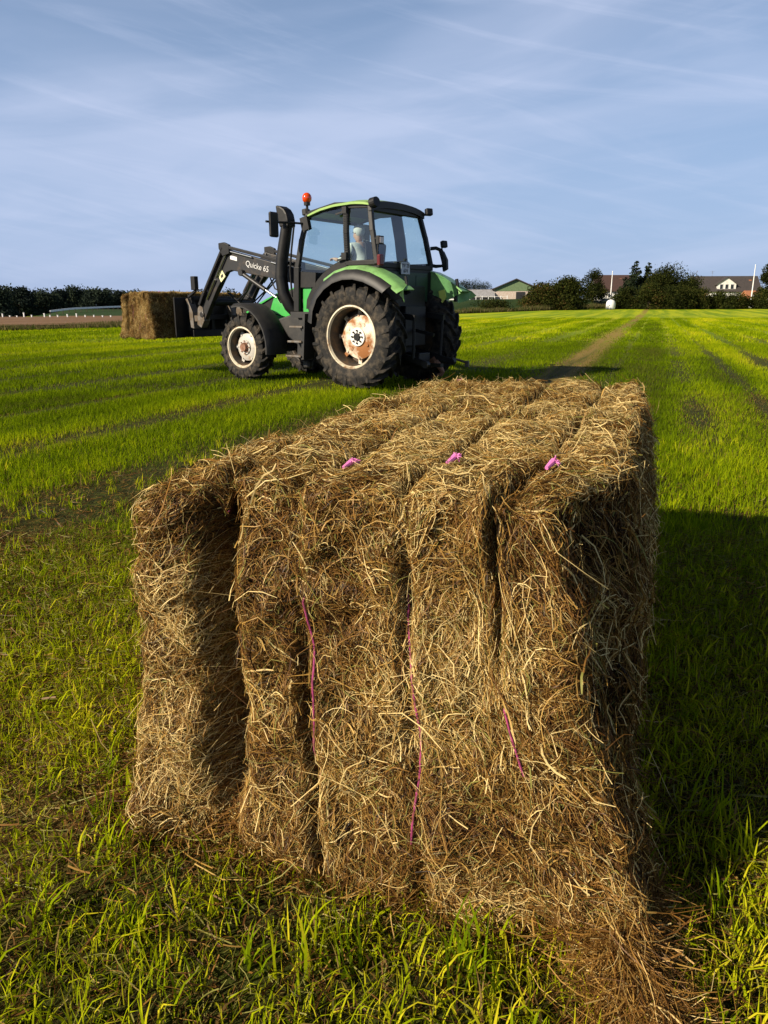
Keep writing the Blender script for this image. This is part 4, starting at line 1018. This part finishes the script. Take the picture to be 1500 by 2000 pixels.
b.box((4.71, -.09, 1.12), (.04, 1.92, .78)); b.box((4.22, .72, 1.78), (.12, .10, .26)); b.bar((4.22, .70, 1.64), (4.45, .70, 1.52), .05, .05)  # wide black plate added to stand in for shade on the bale's rear
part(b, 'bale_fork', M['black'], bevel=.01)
b = MB()
for k, (y_, o_) in enumerate(((.30, 0), (.24, .05), (-.2, .02), (-.28, .06))):
    b.tube([(2.9, y_ * 1.3, 1.95), (3.2 + o_, y_, 1.62), (3.5, y_ * .9, 1.45 - o_), (3.8, y_ * .8, 1.60)], .016, 6)
b.tube([(2.15, .34, 1.70), (2.25, .38, 1.62), (2.38, .36, 1.66), (2.55, .3, 1.85)], .014, 6)
part(b, 'hydraulic_hose', M['black'], smooth=True)
b = MB(); b.tube([(2.72, -.05, 1.45), (2.62, -.05, 2.25), (2.56, -.05, 2.52)], [.008, .006, .004], 6); part(b, 'aerial', mat('aerial', (.05, .06, .1), .4))

# bale carried on the fork: the same bale again, an individual with its own parts
def copy_tree(o, parent=None):
    c = o.copy(); COL.objects.link(c)
    if parent: c.parent = parent
    for ch in list(o.children): copy_tree(ch, c)
    return c
def t2w(X, Y_, Z_=0.0): return (TX + X * cos(TA) - Y_ * sin(TA), TY + X * sin(TA) + Y_ * cos(TA), Z_)
lb = copy_tree(bale); lb.location = t2w(5.40, 0.02, .70); lb.rotation_euler = (0, 0, TA + pi); lb.scale = (.85, 1, .92)
tag(lb, 'brown square hay bale carried off the ground by the tractor front loader', 'hay bale', 'square hay bales')

# ------------------------------------------------------------------ driver
M['skin'] = mat('skin', (0.52, 0.30, 0.21), 0.5); M['shirt'] = mat('white_shirt', (0.78, 0.77, 0.72), 0.8, col2=(.66, .65, .60), scale=20)
M['hair'] = mat('white_hair', (0.60, 0.58, 0.54), 0.7); M['trousers'] = mat('dark_trousers', (0.03, 0.035, 0.05), 0.8)
def skin_obj(name, verts, edges, radii, m, parent, root=0, sub=2):
    me = bpy.data.meshes.new(name); me.from_pydata(verts, edges, []); me.materials.append(m)
    o = bpy.data.objects.new(name, me); COL.objects.link(o); o.parent = parent
    o.modifiers.new('skin', 'SKIN').use_smooth_shade = True
    if not me.skin_vertices: me.skin_vertices.new()
    for i, r in enumerate(radii):
        k = me.skin_vertices[0].data[i]; k.radius = (r, r) if not isinstance(r, tuple) else r; k.use_root = (i == root)
    s = o.modifiers.new('smooth', 'SUBSURF'); s.levels = sub; s.render_levels = sub
    return o
pw = t2w(.45, .20, 1.86)
per = empty('person', pw, TA)
tag(per, 'white-haired driver in a white shirt sitting in the tractor cab', 'person')
V = [(0, 0, .10), (.0, 0, .28), (.02, 0, .46), (.04, 0, .545), (.06, 0, .62), (.075, 0, .70), (.07, 0, .775), (.16, 0, .665)]
E_ = [(0, 1), (1, 2), (2, 3), (3, 4), (4, 5), (5, 6), (5, 7)]
Rr = [(.15, .13), (.16, .12), (.15, .11), .055, .075, .088, .06, .018]
def limb(sy):
    b0 = len(V)
    V.extend([(.03, sy * .20, .45), (.14, sy * .25, .24), (.40, sy * .16, .26), (.47, sy * .16, .28)])
    E_.extend([(2, b0), (b0, b0 + 1), (b0 + 1, b0 + 2), (b0 + 2, b0 + 3)]); Rr.extend([.065, .05, .034, (.038, .02)])
    for k, (dy, ln_) in enumerate(((-.030, .062), (-.010, .074), (.010, .070), (.028, .056))):
        i = len(V); V.extend([(.505, sy * .16 + dy, .288), (.505 + ln_ * .7, sy * .16 + dy, .275), (.50 + ln_ * .75, sy * .16 + dy, .245)]); E_.extend([(b0 + 3, i), (i, i + 1), (i + 1, i + 2)]); Rr.extend([.009, .009, .008])
    i = len(V); V.extend([(.47, sy * .16 - sy * .045, .275), (.50, sy * .16 - sy * .055, .25)]); E_.extend([(b0 + 3, i), (i, i + 1)]); Rr.extend([.010, .009])
    b1 = len(V); V.extend([(.10, sy * .11, .06), (.46, sy * .14, .05), (.52, sy * .14, -.34), (.62, sy * .14, -.37)]); E_.extend([(0, b1), (b1, b1 + 1), (b1 + 1, b1 + 2), (b1 + 2, b1 + 3)]); Rr.extend([.09, .062, .045, .04])
limb(1); limb(-1)
skin_obj('body', V, E_, Rr, M['skin'], per)
sv = [(0, 0, .06), (0, 0, .28), (.02, 0, .47), (.035, 0, .52), (.03, .21, .46), (.14, .26, .24), (.36, .175, .255), (.03, -.21, .46), (.14, -.26, .24), (.36, -.175, .255)]
skin_obj('shirt', sv, [(0, 1), (1, 2), (2, 3), (2, 4), (4, 5), (5, 6), (2, 7), (7, 8), (8, 9)], [(.185, .17), (.19, .155), (.17, .135), .075, .085, .068, .048, .085, .068, .048], M['shirt'], per)
skin_obj('trousers', [(0, 0, .06), (.12, .11, .05), (.46, .14, .05), (.52, .14, -.33), (.12, -.11, .05), (.46, -.14, .05), (.52, -.14, -.33)], [(0, 1), (1, 2), (2, 3), (0, 4), (4, 5), (5, 6)], [.16, .105, .08, .062, .105, .08, .062], M['trousers'], per)
b = MB(); b.ball((.048, 0, .725), .108, 20, sq=(.98, .90, 1.0))
vs_, fs_ = b.v, b.f
keep = [f for f in fs_ if not (np.mean([vs_[i][2] for i in f]) < .70 and np.mean([vs_[i][0] for i in f]) > .04) and np.mean([vs_[i][2] for i in f]) > .64 and not (np.mean([vs_[i][0] for i in f]) > .10 and np.mean([vs_[i][2] for i in f]) < .76)]
b.f = keep; b.m = [0] * len(keep); b.build('hair', M['hair'], per, smooth=True)
for sy in (1, -1): MB().ball((.150, sy * .032, .705), .012, 8).build('eye', M['ink'], per)
MB().box((.143, 0, .645), (.012, .045, .008)).build('mouth', mat('lips', (.35, .14, .11), .6), per)

# ------------------------------------------------------------------ trees and shrubs
LEAFRAMP = [(0.0, (0.012, 0.014, 0.006)), (0.35, (0.024, 0.032, 0.009)), (0.7, (0.050, 0.058, 0.012)), (0.9, (0.085, 0.068, 0.020)), (1.0, (0.10, 0.055, 0.022))]
M['leaf'] = tint_mat('leaf', LEAFRAMP, 0.25, 0.0)
M['leaf_far'] = tint_mat('far_leaf', [(0.0, (0.020, 0.028, 0.024)), (0.5, (0.034, 0.048, 0.030)), (1.0, (0.060, 0.072, 0.040))], 0.2)
M['needle'] = tint_mat('needle', [(0.0, (0.010, 0.015, 0.010)), (0.6, (0.024, 0.036, 0.018)), (1.0, (0.045, 0.050, 0.022))], 0.15)
M['bark'] = mat('bark', (0.07, 0.05, 0.035), .9, col2=(.03, .022, .015), scale=8)
def leaf_cloud(name, centres, radii, n, size, m, parent, tbase=0.5, flat=1.0):
    """n leaf-sized faces spread through the lumps (centres, radii)"""
    centres = np.array(centres, float); radii = np.array(radii, float)
    pr = radii ** 2; k = RNG.choice(len(centres), n, p=pr / pr.sum())
    d = RNG.normal(0, 1, (n, 3)); d /= np.linalg.norm(d, axis=1, keepdims=True)
    r = RNG.random(n) ** 0.45
    c = centres[k] + d * (r * radii[k])[:, None] * np.array([1, 1, flat]) * (0.8 + 0.45 * noise3(d * 2.3 + k[:, None] * 3.1))[:, None]
    c[:, 2] = np.maximum(c[:, 2], 0.05)
    e1 = RNG.normal(0, 1, (n, 3)); e1 /= np.linalg.norm(e1, axis=1, keepdims=True); e2 = np.cross(e1, RNG.normal(0, 1, (n, 3))); e2 /= np.maximum(np.linalg.norm(e2, axis=1, keepdims=True), 1e-6)
    s = size * (0.5 + RNG.random(n))[:, None]
    Vv = np.stack([c - e1 * s, c + e2 * s * .55, c + e1 * s, c - e2 * s * .55], 1).reshape(-1, 3)
    Qq = np.arange(4 * n).reshape(n, 4)
    tl = RNG.random(len(centres))
    ti = np.clip(tbase + 0.5 * (tl[k] - .5) + RNG.normal(0, .16, n), 0, 1)
    return raw_mesh(name, Vv, Qq, None, [m], attr=np.repeat(ti, 4), parent=parent)
def broadleaf(name, px, d, h, w, n, label, group=None, m='leaf', tbase=.5, cat='tree', trunk_h=.25, lumps=26, seed=0, size=None, lean=0.0):
    R_ = np.random.default_rng(seed + 100); x, y, z = at(px, d)
    t = empty(name, (x, y, z - .05)); tag(t, label, cat, group)
    cs = []; rs = []
    for i in range(lumps):
        f = R_.random(); hh = trunk_h + (1 - trunk_h) * f
        prof = math.sin(pi * min(1, .18 + .82 * f)) ** .6 if trunk_h > .1 else math.cos(f * pi / 2 * .92) ** .55
        a = R_.random() * 2 * pi; rr = w / 2 * prof * R_.random() ** .5 * .82
        cs.append((rr * cos(a) + lean * f * h, rr * sin(a), hh * h * .9)); rs.append(w * (.15 + .11 * R_.random()))
    leaf_cloud('crown', cs, rs, int(n * 2.6), (size or h * .022) * 0.95, M[m], t, tbase, .85)
    b = MB(); b.tube([(0, 0, 0), (.03 * h, 0, h * .35), (.02 * h + lean * h * .5, .02 * h, h * .75)], [h * .03, h * .022, h * .008], 8)
    for i in range(5):
        c = cs[i * 3 % lumps]; b.tube([(.02 * h, 0, h * (.2 + .07 * i)), (c[0] * .5, c[1] * .5, c[2] * .8), c], [h * .012, h * .008, h * .003], 6)
    b.build('trunk', M['bark'], t, smooth=True)
    return t
def conifer(px, d, h, w, label, seed=0):
    R_ = np.random.default_rng(seed); x, y, z = at(px, d); t = empty('conifer', (x, y, z - .05)); tag(t, label, 'tree')
    cs = []; rs = []
    tiers = 15
    for i in range(tiers):
        f = i / (tiers - 1); rad = w / 2 * (1 - f) ** .8 + .12; k = max(1, int(9 * (1 - f)) + 2)
        for j in range(k):
            a = 2 * pi * (j + R_.random()) / k; rr = rad * (.45 + .6 * R_.random())
            cs.append((rr * cos(a), rr * sin(a), h * (.06 + .92 * f) - rr * .18)); rs.append(.17 * w * (1 - f * .72) + .06)
    leaf_cloud('crown', cs, rs, 10000, .22, M['needle'], t, .45, .7)
    MB().tube([(0, 0, 0), (0, 0, h * .6), (0, 0, h)], [.22, .12, .03], 8).build('trunk', M['bark'], t, smooth=True)
# right-hand group
broadleaf('bush', 1056, 141, 3.7, 8.5, 5200, 'low brown-green bush sloping up from the field edge beside the green barn', m='leaf', tbase=.62, cat='bush', trunk_h=.02, seed=1, lumps=40, size=.17)
broadleaf('bush', 1108, 143, 5.3, 8.5, 6200, 'tall dome-shaped brown-green bush right of the low sloping one', m='leaf', tbase=.50, cat='bush', trunk_h=.02, seed=2, lumps=44, size=.17)
broadleaf('broadleaf_tree', 1157, 168, 6.6, 6.0, 3200, 'round-topped tree standing between the tall bush and the red-roofed house', seed=3, tbase=.40, trunk_h=.15)
conifer(1237, 166, 9.3, 7.4, 'tallest pointed dark conifer beside the left flagpole', 5)
conifer(1261, 168, 9.0, 6.6, 'second dark conifer between the tallest one and the round tree', 6)
broadleaf('broadleaf_tree', 1309, 164, 7.3, 12.0, 9500, 'big dome-shaped dark tree beside the two conifers', seed=7, tbase=.42, trunk_h=.06, lumps=48)
broadleaf('shrub', 1222, 156, 4.0, 6.5, 3600, 'dark shrub at the foot of the tallest conifer by the white tank', seed=8, tbase=.42, cat='shrub', trunk_h=.02, size=.15)
broadleaf('shrub', 1265, 154, 4.4, 7.0, 3800, 'brownish shrub at the field edge under the second conifer', seed=9, tbase=.58, cat='shrub', trunk_h=.02, size=.15)
broadleaf('shrub', 1318, 156, 4.0, 7.5, 3600, 'dark shrub in front of the big dome-shaped tree', seed=10, tbase=.40, cat='shrub', trunk_h=.02, size=.15)
broadleaf('broadleaf_tree', 1283, 167, 6.6, 9.0, 5000, 'dark tree filling the gap between the conifers and the dome-shaped tree', seed=19, tbase=.36, trunk_h=.05, lumps=36)
broadleaf('broadleaf_tree', 1340, 168, 5.6, 8.0, 4200, 'lower dark tree on the right flank of the dome-shaped tree', seed=18, tbase=.42, trunk_h=.05, lumps=36)
broadleaf('shrub', 1362, 160, 3.7, 6.5, 3200, 'green shrub under the left end of the grey-roofed house', seed=11, tbase=.48, cat='shrub', trunk_h=.02, size=.15)
broadleaf('shrub', 1400, 162, 2.9, 6.0, 3000, 'dark rounded shrub below the white dormer', seed=12, tbase=.38, cat='shrub', trunk_h=.02, size=.15)
broadleaf('shrub', 1438, 165, 2.5, 6.0, 3000, 'low green shrub in front of the white house wall', seed=13, tbase=.45, cat='shrub', trunk_h=.02, size=.15)
broadleaf('shrub', 1482, 168, 2.3, 6.5, 3000, 'low shrub below the small white shed', seed=14, tbase=.50, cat='shrub', trunk_h=.02, size=.15)
broadleaf('broadleaf_tree', 1503, 186, 9.4, 7.0, 4200, 'ragged dark tree behind the white shed at the right edge', seed=15, tbase=.35, trunk_h=.10)
broadleaf('broadleaf_tree', 1580, 180, 8.2, 9.0, 3200, 'broad dark tree beyond the right edge', seed=16, tbase=.4, trunk_h=.1)
broadleaf('shrub', 1545, 168, 3.4, 8.0, 2600, 'wide shrub beyond the right edge', seed=17, tbase=.45, cat='shrub', trunk_h=.02)
for i, (px, hh, ww) in enumerate(((905, 5.2, 7), (925, 5.0, 7), (944, 4.6, 7))):
    broadleaf('broadleaf_tree', px, 205, hh, ww, 1300, ['dark tree behind the low barn, next to the tractor fender', 'middle dark tree behind the low barn roof', 'dark tree behind the right end of the low barn roof'][i], 'trees behind the low barn', m='leaf_far', seed=20 + i, tbase=.3)
broadleaf('hedge', 962, 128, .7, 8, 2600, 'low dark hedge on the bank below the barns', seed=30, tbase=.4, cat='hedge', trunk_h=.0, size=.12)
# dark line of trees beyond the stubble on the left
ords = 'first second third fourth fifth sixth seventh eighth ninth tenth eleventh twelfth thirteenth fourteenth fifteenth sixteenth seventeenth eighteenth nineteenth twentieth'.split()
lx = [-60, -28, -2, 18, 36, 52, 74, 94, 114, 134, 150, 172, 190, 212, 234, 262, 300, 345, 400, 455]
RT = random.Random(5)
for i, px in enumerate(lx):
    dd = RT.uniform(172, 196) if px > 60 else RT.uniform(160, 180)
    topy = [573, 575, 571, 569, 567, 567, 575, 576, 574, 572, 569, 573, 573, 574, 577, 578, 580, 580, 578, 578][i]
    x_, y_, z_ = at(px, dd)
    h_ = CAM_H + (597 - topy) / 1444 * y_ / .985 - z_
    broadleaf('broadleaf_tree', px, dd, h_ * 1.06, RT.uniform(5.5, 8), 1500, f'{["dark", "grey-green"][i % 2]} tree in the left-hand far tree line, {ords[i]} from its left end', 'trees of the far left tree line', m='leaf_far', tbase=[.25, .55][i % 2] + RT.uniform(-.1, .1), trunk_h=.03, seed=40 + i, lumps=22, size=.24)

# ------------------------------------------------------------------ buildings, poles, fences
M['wallwhite'] = mat('white_render', (0.74, 0.73, 0.70), .8, col2=(.62, .60, .55), scale=2)
M['roofgrey'] = mat('grey_roof', (0.16, 0.15, 0.15), .8, col2=(.11, .10, .10), scale=3); M['roofbrown'] = mat('brown_roof', (0.055, 0.045, 0.042), .8, col2=(.04, .034, .033), scale=3)
M['roofred'] = mat('red_brown_roof', (0.060, 0.030, 0.024), .8, col2=(.045, .026, .022), scale=3); M['barnroof'] = mat('barn_roof', (0.30, 0.30, 0.31), .7, col2=(.22, .21, .21), scale=2)
M['barngreen'] = mat('green_cladding', (0.13, 0.19, 0.09), .8, col2=(.10, .155, .075), scale=4); M['barnlow'] = mat('pale_brick', (0.46, 0.36, 0.29), .85, col2=(.55, .48, .42), scale=4)
M['dark'] = mat('dark_opening', (0.012, 0.013, 0.015), .7); M['brick'] = mat('orange_brick', (0.42, 0.17, 0.08), .85, col2=(.3, .12, .06), scale=6)
M['winglass'] = mat('window_glass', (0.03, 0.035, 0.045), .1); M['redtrim'] = mat('red_trim', (0.40, 0.03, 0.02), .6)
M['pole'] = mat('white_pole', (0.82, 0.82, 0.80), .5); M['post'] = mat('pale_post', (0.62, 0.60, 0.55), .8)
def gable_house(name, px, d, rz, Lx, Wy, wall_h, roof_h, mw, mr, label, cat, over=.35, zoff=-.3):
    """box Lx by Wy, ridge along local x"""
    x, y, z = at(px, d); t = empty(name, (x, y, z + zoff), rz); tag(t, label, cat)
    b = MB(); hx, hy = Lx / 2, Wy / 2
    b.add([(-hx, -hy, 0), (hx, -hy, 0), (hx, hy, 0), (-hx, hy, 0), (-hx, -hy, wall_h), (hx, -hy, wall_h), (hx, hy, wall_h), (-hx, hy, wall_h), (-hx, 0, wall_h + roof_h * .97), (hx, 0, wall_h + roof_h * .97)],
          [(0, 1, 5, 4), (2, 3, 7, 6), (1, 2, 6, 9, 5), (3, 0, 4, 8, 7)]); b.build('wall', mw, t)
    b = MB(); hx2 = hx + over; sl = roof_h / hy; hy2 = hy + over; th = .18
    for sy in (1, -1):
        e = (wall_h - over * sl)
        vs = [(-hx2, sy * hy2, e), (hx2, sy * hy2, e), (hx2, 0, wall_h + roof_h), (-hx2, 0, wall_h + roof_h)]
        b.add(vs + [(a_, b_, c_ + th) for a_, b_, c_ in vs], [(0, 1, 2, 3), (7, 6, 5, 4), (0, 4, 5, 1), (1, 5, 6, 2), (3, 7, 4, 0)])
    b.build('roof', mr, t)
    return t
def window(t, x, y, z, w, h, face='-y', frame=True):
    b = MB()
    if face == '-y':
        b.box((x, y - .02, z), (w + .16, .08, h + .16)); f = b.build('window', M['wallwhite'], t)
        MB().box((x, y - .07, z), (w, .04, h)).build('pane', M['winglass'], f)
    return
# long low barn, white gable end towards the tractor
t = gable_house('low_barn', 921, 156, radians(-10), 8.6, 6.0, 1.75, 1.2, M['wallwhite'], M['barnroof'], 'long low barn with grey roof, dark open front and white end wall', 'barn', zoff=-1.0)
MB().box((.75, -3.03, 1.0), (6.4, .12, 1.35)).build('open_front', M['dark'], t)
for k in range(4): MB().box((-2.2 + k * 2.05, -3.14, 1.0), (.10, .10, 1.9)).build('post', M['post'], t)
MB().box((-3.6, -3.2, 1.72), (1.7, .06, .28)).build('trim', M['redtrim'], t)
# barn with green gable
t = gable_house('green_barn', 1003, 160, radians(90 - 6), 11, 8.4, 2.7, 1.75, M['barnlow'], M['roofbrown'], 'barn with green clad gable and pale lower wall behind the bush', 'barn', over=.5, zoff=-.65)
hy = 4.2
MB().add([(-5.54, -hy, 2.25), (-5.54, hy, 2.25), (-5.54, hy, 2.72), (-5.54, 0, 4.41), (-5.54, -hy, 2.72)], [(0, 1, 2, 3, 4)]).build('gable_cladding', M['barngreen'], t)
MB().box((-5.56, -.9, 1.25), (.1, 1.7, 1.7)).build('door', M['dark'], t)
# house with red-brown roof
t = gable_house('house', 1193, 186, radians(-4), 8.6, 6.5, 2.2, 3.2, M['wallwhite'], M['roofred'], 'white house with red-brown roof behind the left flagpole', 'house')
for k in range(4): window(t, -3.0 + k * 1.9, -3.25, 1.05, .75, .85)
MB().box((1.6, -.6, 4.3), (.5, .5, 1.0)).build('chimney', M['brick'], t)
x, y, z = at(1172, 172); tag(MB().box((0, 0, .42), (8.5, .18, .5)).box((-3, -.05, .2), (.3, .3, .9)).box((3, -.05, .2), (.3, .3, .9)).build('garden_wall', M['wallwhite'], None, (x, y, z), radians(-5), bevel=.02), 'low white garden wall in front of the red-roofed house', 'wall')
# house with grey roof and white dormer
t = gable_house('house', 1408, 200, radians(-6), 14.5, 7.5, 2.7, 3.2, M['wallwhite'], M['roofbrown'], 'white house with dark grey roof and a white gabled dormer', 'house', zoff=1.0)
b = MB(); b.add([(-2.4, -3.5, 2.6), (1.8, -3.5, 2.6), (1.8, -3.5, 4.2), (-.3, -3.5, 5.6), (-2.4, -3.5, 4.2), (-2.4, 0, 2.6), (1.8, 0, 2.6), (1.8, 0, 4.2), (-.3, 0, 5.6), (-2.4, 0, 4.2)], [(0, 1, 2, 3, 4), (0, 4, 9, 5), (1, 6, 7, 2)])
dm = b.build('dormer', M['wallwhite'], t)
b = MB()
for e in (-2.8, 2.2):
    b.add([(-.3, -3.75, 5.78), (-.3, 0.2, 5.78), (e, .2, 4.05), (e, -3.75, 4.05), (-.3, -3.75, 5.62), (-.3, .2, 5.62), (e, .2, 3.9), (e, -3.75, 3.9)], [(0, 1, 2, 3), (7, 6, 5, 4), (0, 3, 7, 4), (3, 2, 6, 7)])
b.build('dormer_roof', M['roofbrown'], dm)
for k in (-1.5, -.3, .9): window(dm, k, -3.5, 3.6, .6, 1.0)
for k in (3.4, 5.2): window(t, k, -3.75, 1.5, .8, 1.0)
b = MB(); b.box((5.6, -1.0, 4.6), (.6, .6, 1.2)); b.build('chimney', M['brick'], t)
b = MB(); b.tube([(-2.6, .5, 5.7), (-2.6, .5, 7.3)], .03, 6); b.bar((-3.1, .5, 7.1), (-2.1, .5, 7.1), .03, .03); b.bar((-3.0, .5, 6.8), (-2.2, .5, 6.8), .03, .03); b.build('aerial', M['roofgrey'], t)
# small brick outbuilding and white shed
gable_house('outbuilding', 1465, 192, radians(8), 3.0, 3.0, 2.0, 1.2, M['brick'], M['brick'], 'small orange brick outbuilding at the foot of the right flagpole', 'outbuilding', zoff=.3)
gable_house('shed', 1488, 186, radians(-12), 3.4, 3.0, 1.7, .8, M['wallwhite'], M['roofgrey'], 'small white shed right of the brick outbuilding', 'shed', zoff=.1)
# flagpoles
def flagpole(px, d, h, label):
    x, y, z = at(px, d); t = empty('flagpole', (x, y, z)); tag(t, label, 'flagpole', 'white flagpoles')
    MB().tube([(0, 0, 0), (0, 0, h * .5), (0, 0, h)], [.15, .12, .07], 10).build('pole', M['pole'], t, smooth=True)
    MB().ball((0, 0, h + .08), .13, 10).build('finial', M['pole'], t, smooth=True)
    MB().box((0, 0, .2), (.5, .5, .5)).build('base', M['post'], t, bevel=.05)
flagpole(1191.5, 168, 6.9, 'white flagpole standing in front of the red-roofed house')
flagpole(1466, 186, 8.8, 'white flagpole by the brick outbuilding near the right edge')
# wrapped white bale or tank at the field edge
x, y, z = at(1193, 152)
b = MB(); b.tube([(0, 0, 0), (0, 0, .25), (0, 0, .9), (0, 0, 1.35), (0, 0, 1.62), (0, 0, 1.75)], [.78, .86, .88, .80, .52, .12], 22)
tag(b.build('wrapped_bale', mat('white_wrap', (.80, .80, .78), .35), None, (x, y, z + .05), smooth=True), 'white plastic-wrapped round bale at the field edge', 'wrapped bale')
x, y, z = at(1499, 176)
tag(MB().tube([(0, 0, 0), (0, 0, .5), (0, 0, .9), (0, 0, 1.05)], [.55, .6, .5, .1], 18).build('wrapped_bale', M['pole'], None, (x, y, z + 1.2), smooth=True), 'small white wrapped bale at the right edge beside the shed', 'wrapped bale')
# white fence below the barns
x0, y0_, z0 = at(893, 150); x1, y1_, z1 = at(990, 150)
t = empty('white_fence', (x0, y0_, z0)); tag(t, 'white post and rail fence on the bank in front of the barns', 'fence')
nP = 9
for k in range(nP):
    f = k / (nP - 1); X_ = (x1 - x0) * f; Y_ = (y1_ - y0_) * f; zz_ = Z(x0 + X_, y0_ + Y_) - z0
    MB().box((X_, Y_, zz_ + .40), (.11, .11, .8)).build('post', M['pole'], t)
MB().bar((0, 0, .65), (x1 - x0, y1_ - y0_, Z(x1, y1_) - z0 + .65), .05, .07).build('rail', M['post'], t)
# long pale fence across the meadow on the left
x0, y0_, z0 = at(96, 135); x1, y1_, z1 = at(330, 172)
t = empty('rail_fence', (x0, y0_, z0)); tag(t, 'long pale rail fence running up the meadow before the far trees', 'fence')
b = MB(); npt = 24; P_ = []
for k in range(npt + 1):
    f = k / npt; X_ = x0 + (x1 - x0) * f; Y_ = y0_ + (y1_ - y0_) * f; P_.append((X_ - x0, Y_ - y0_, Z(X_, Y_) - z0))
    MB().box((P_[-1][0], P_[-1][1], P_[-1][2] + .35), (.09, .09, .8)).build('post', M['bark'], t)
for k in range(npt): b.bar((P_[k][0], P_[k][1], P_[k][2] + .80), (P_[k + 1][0], P_[k + 1][1], P_[k + 1][2] + .80), .08, .30)
b.build('rail', M['pole'], t)
# white fence posts along the stubble
pm = None
fp_px = [2, 16, 30, 44, 59, 84, 95, 110, 129, 147, 164, 181, 198, 214]
for i, px in enumerate(fp_px):
    x, y, z = at(px, 103)
    if pm is None: o = MB().box((0, 0, .15), (.13, .13, .6)).box((0, 0, .45), (.17, .17, .08)).build('fence_post', M['pole'], bevel=.02); pm = o
    else: o = pm.copy(); COL.objects.link(o)
    o.location = (x, y, z + .2); o.scale = (1, 1, [.9, .5, .45, 1.15, .6, 1.0, .6, .6, .8, .95, .6, .6, .5, .5][i])
    tag(o, f'white electric fence post at the far side of the brown stubble, {ords[i]} from the left', 'fence post', 'white posts along the stubble')

# long rough grass on the verge round the field
def verge(n, back, h, wid, label_px=(-700, 2300)):
    px = RNG.uniform(*label_px, n); a_ = (px - 750) / 1500; y = np.interp(px, _EP, _EY) + 0.4 + back * RNG.random(n); x = a_ * y
    sc = np.clip(y / 60, .8, 3.2)
    hh = h * np.clip(y / 130, .22, 1.1) * (0.4 + 0.9 * RNG.random(n)) * (0.5 + noise2(x * .25, y * .25, 8)); ww = wid * sc
    an = RNG.random(n) * 2 * pi; ln_ = RNG.normal(0, .22, n)
    b0 = np.stack([x, y, zt(x, y) + .05], -1); s_ = np.stack([np.cos(an) * ww, np.sin(an) * ww * .3, 0 * x], -1)
    tip = b0 + np.stack([ln_ * hh, RNG.normal(0, .15, n) * hh, hh], -1)
    V_ = np.stack([b0 - s_, b0 + s_, tip], 1).reshape(-1, 3); T_ = np.arange(3 * n).reshape(n, 3)
    ti = np.where(RNG.random(n) < .55, RNG.uniform(0, .2, n), RNG.uniform(.25, .42, n))
    return V_, np.zeros((0, 4), int), T_, np.repeat(ti, 3)
M['rough'] = tint_mat('rough_grass', [(0, (.06, .045, .02)), (.18, (.22, .18, .08)), (.3, (.05, .07, .015)), (1, (.07, .10, .02))], .3)
v, q, t_, a = verge(60000, 3.0, .72, .035)
tag(raw_mesh('verge_grass', v, None, t_, [M['rough']], attr=a), 'long rough dry grass along the far edge of the field', 'grass', kind='stuff')
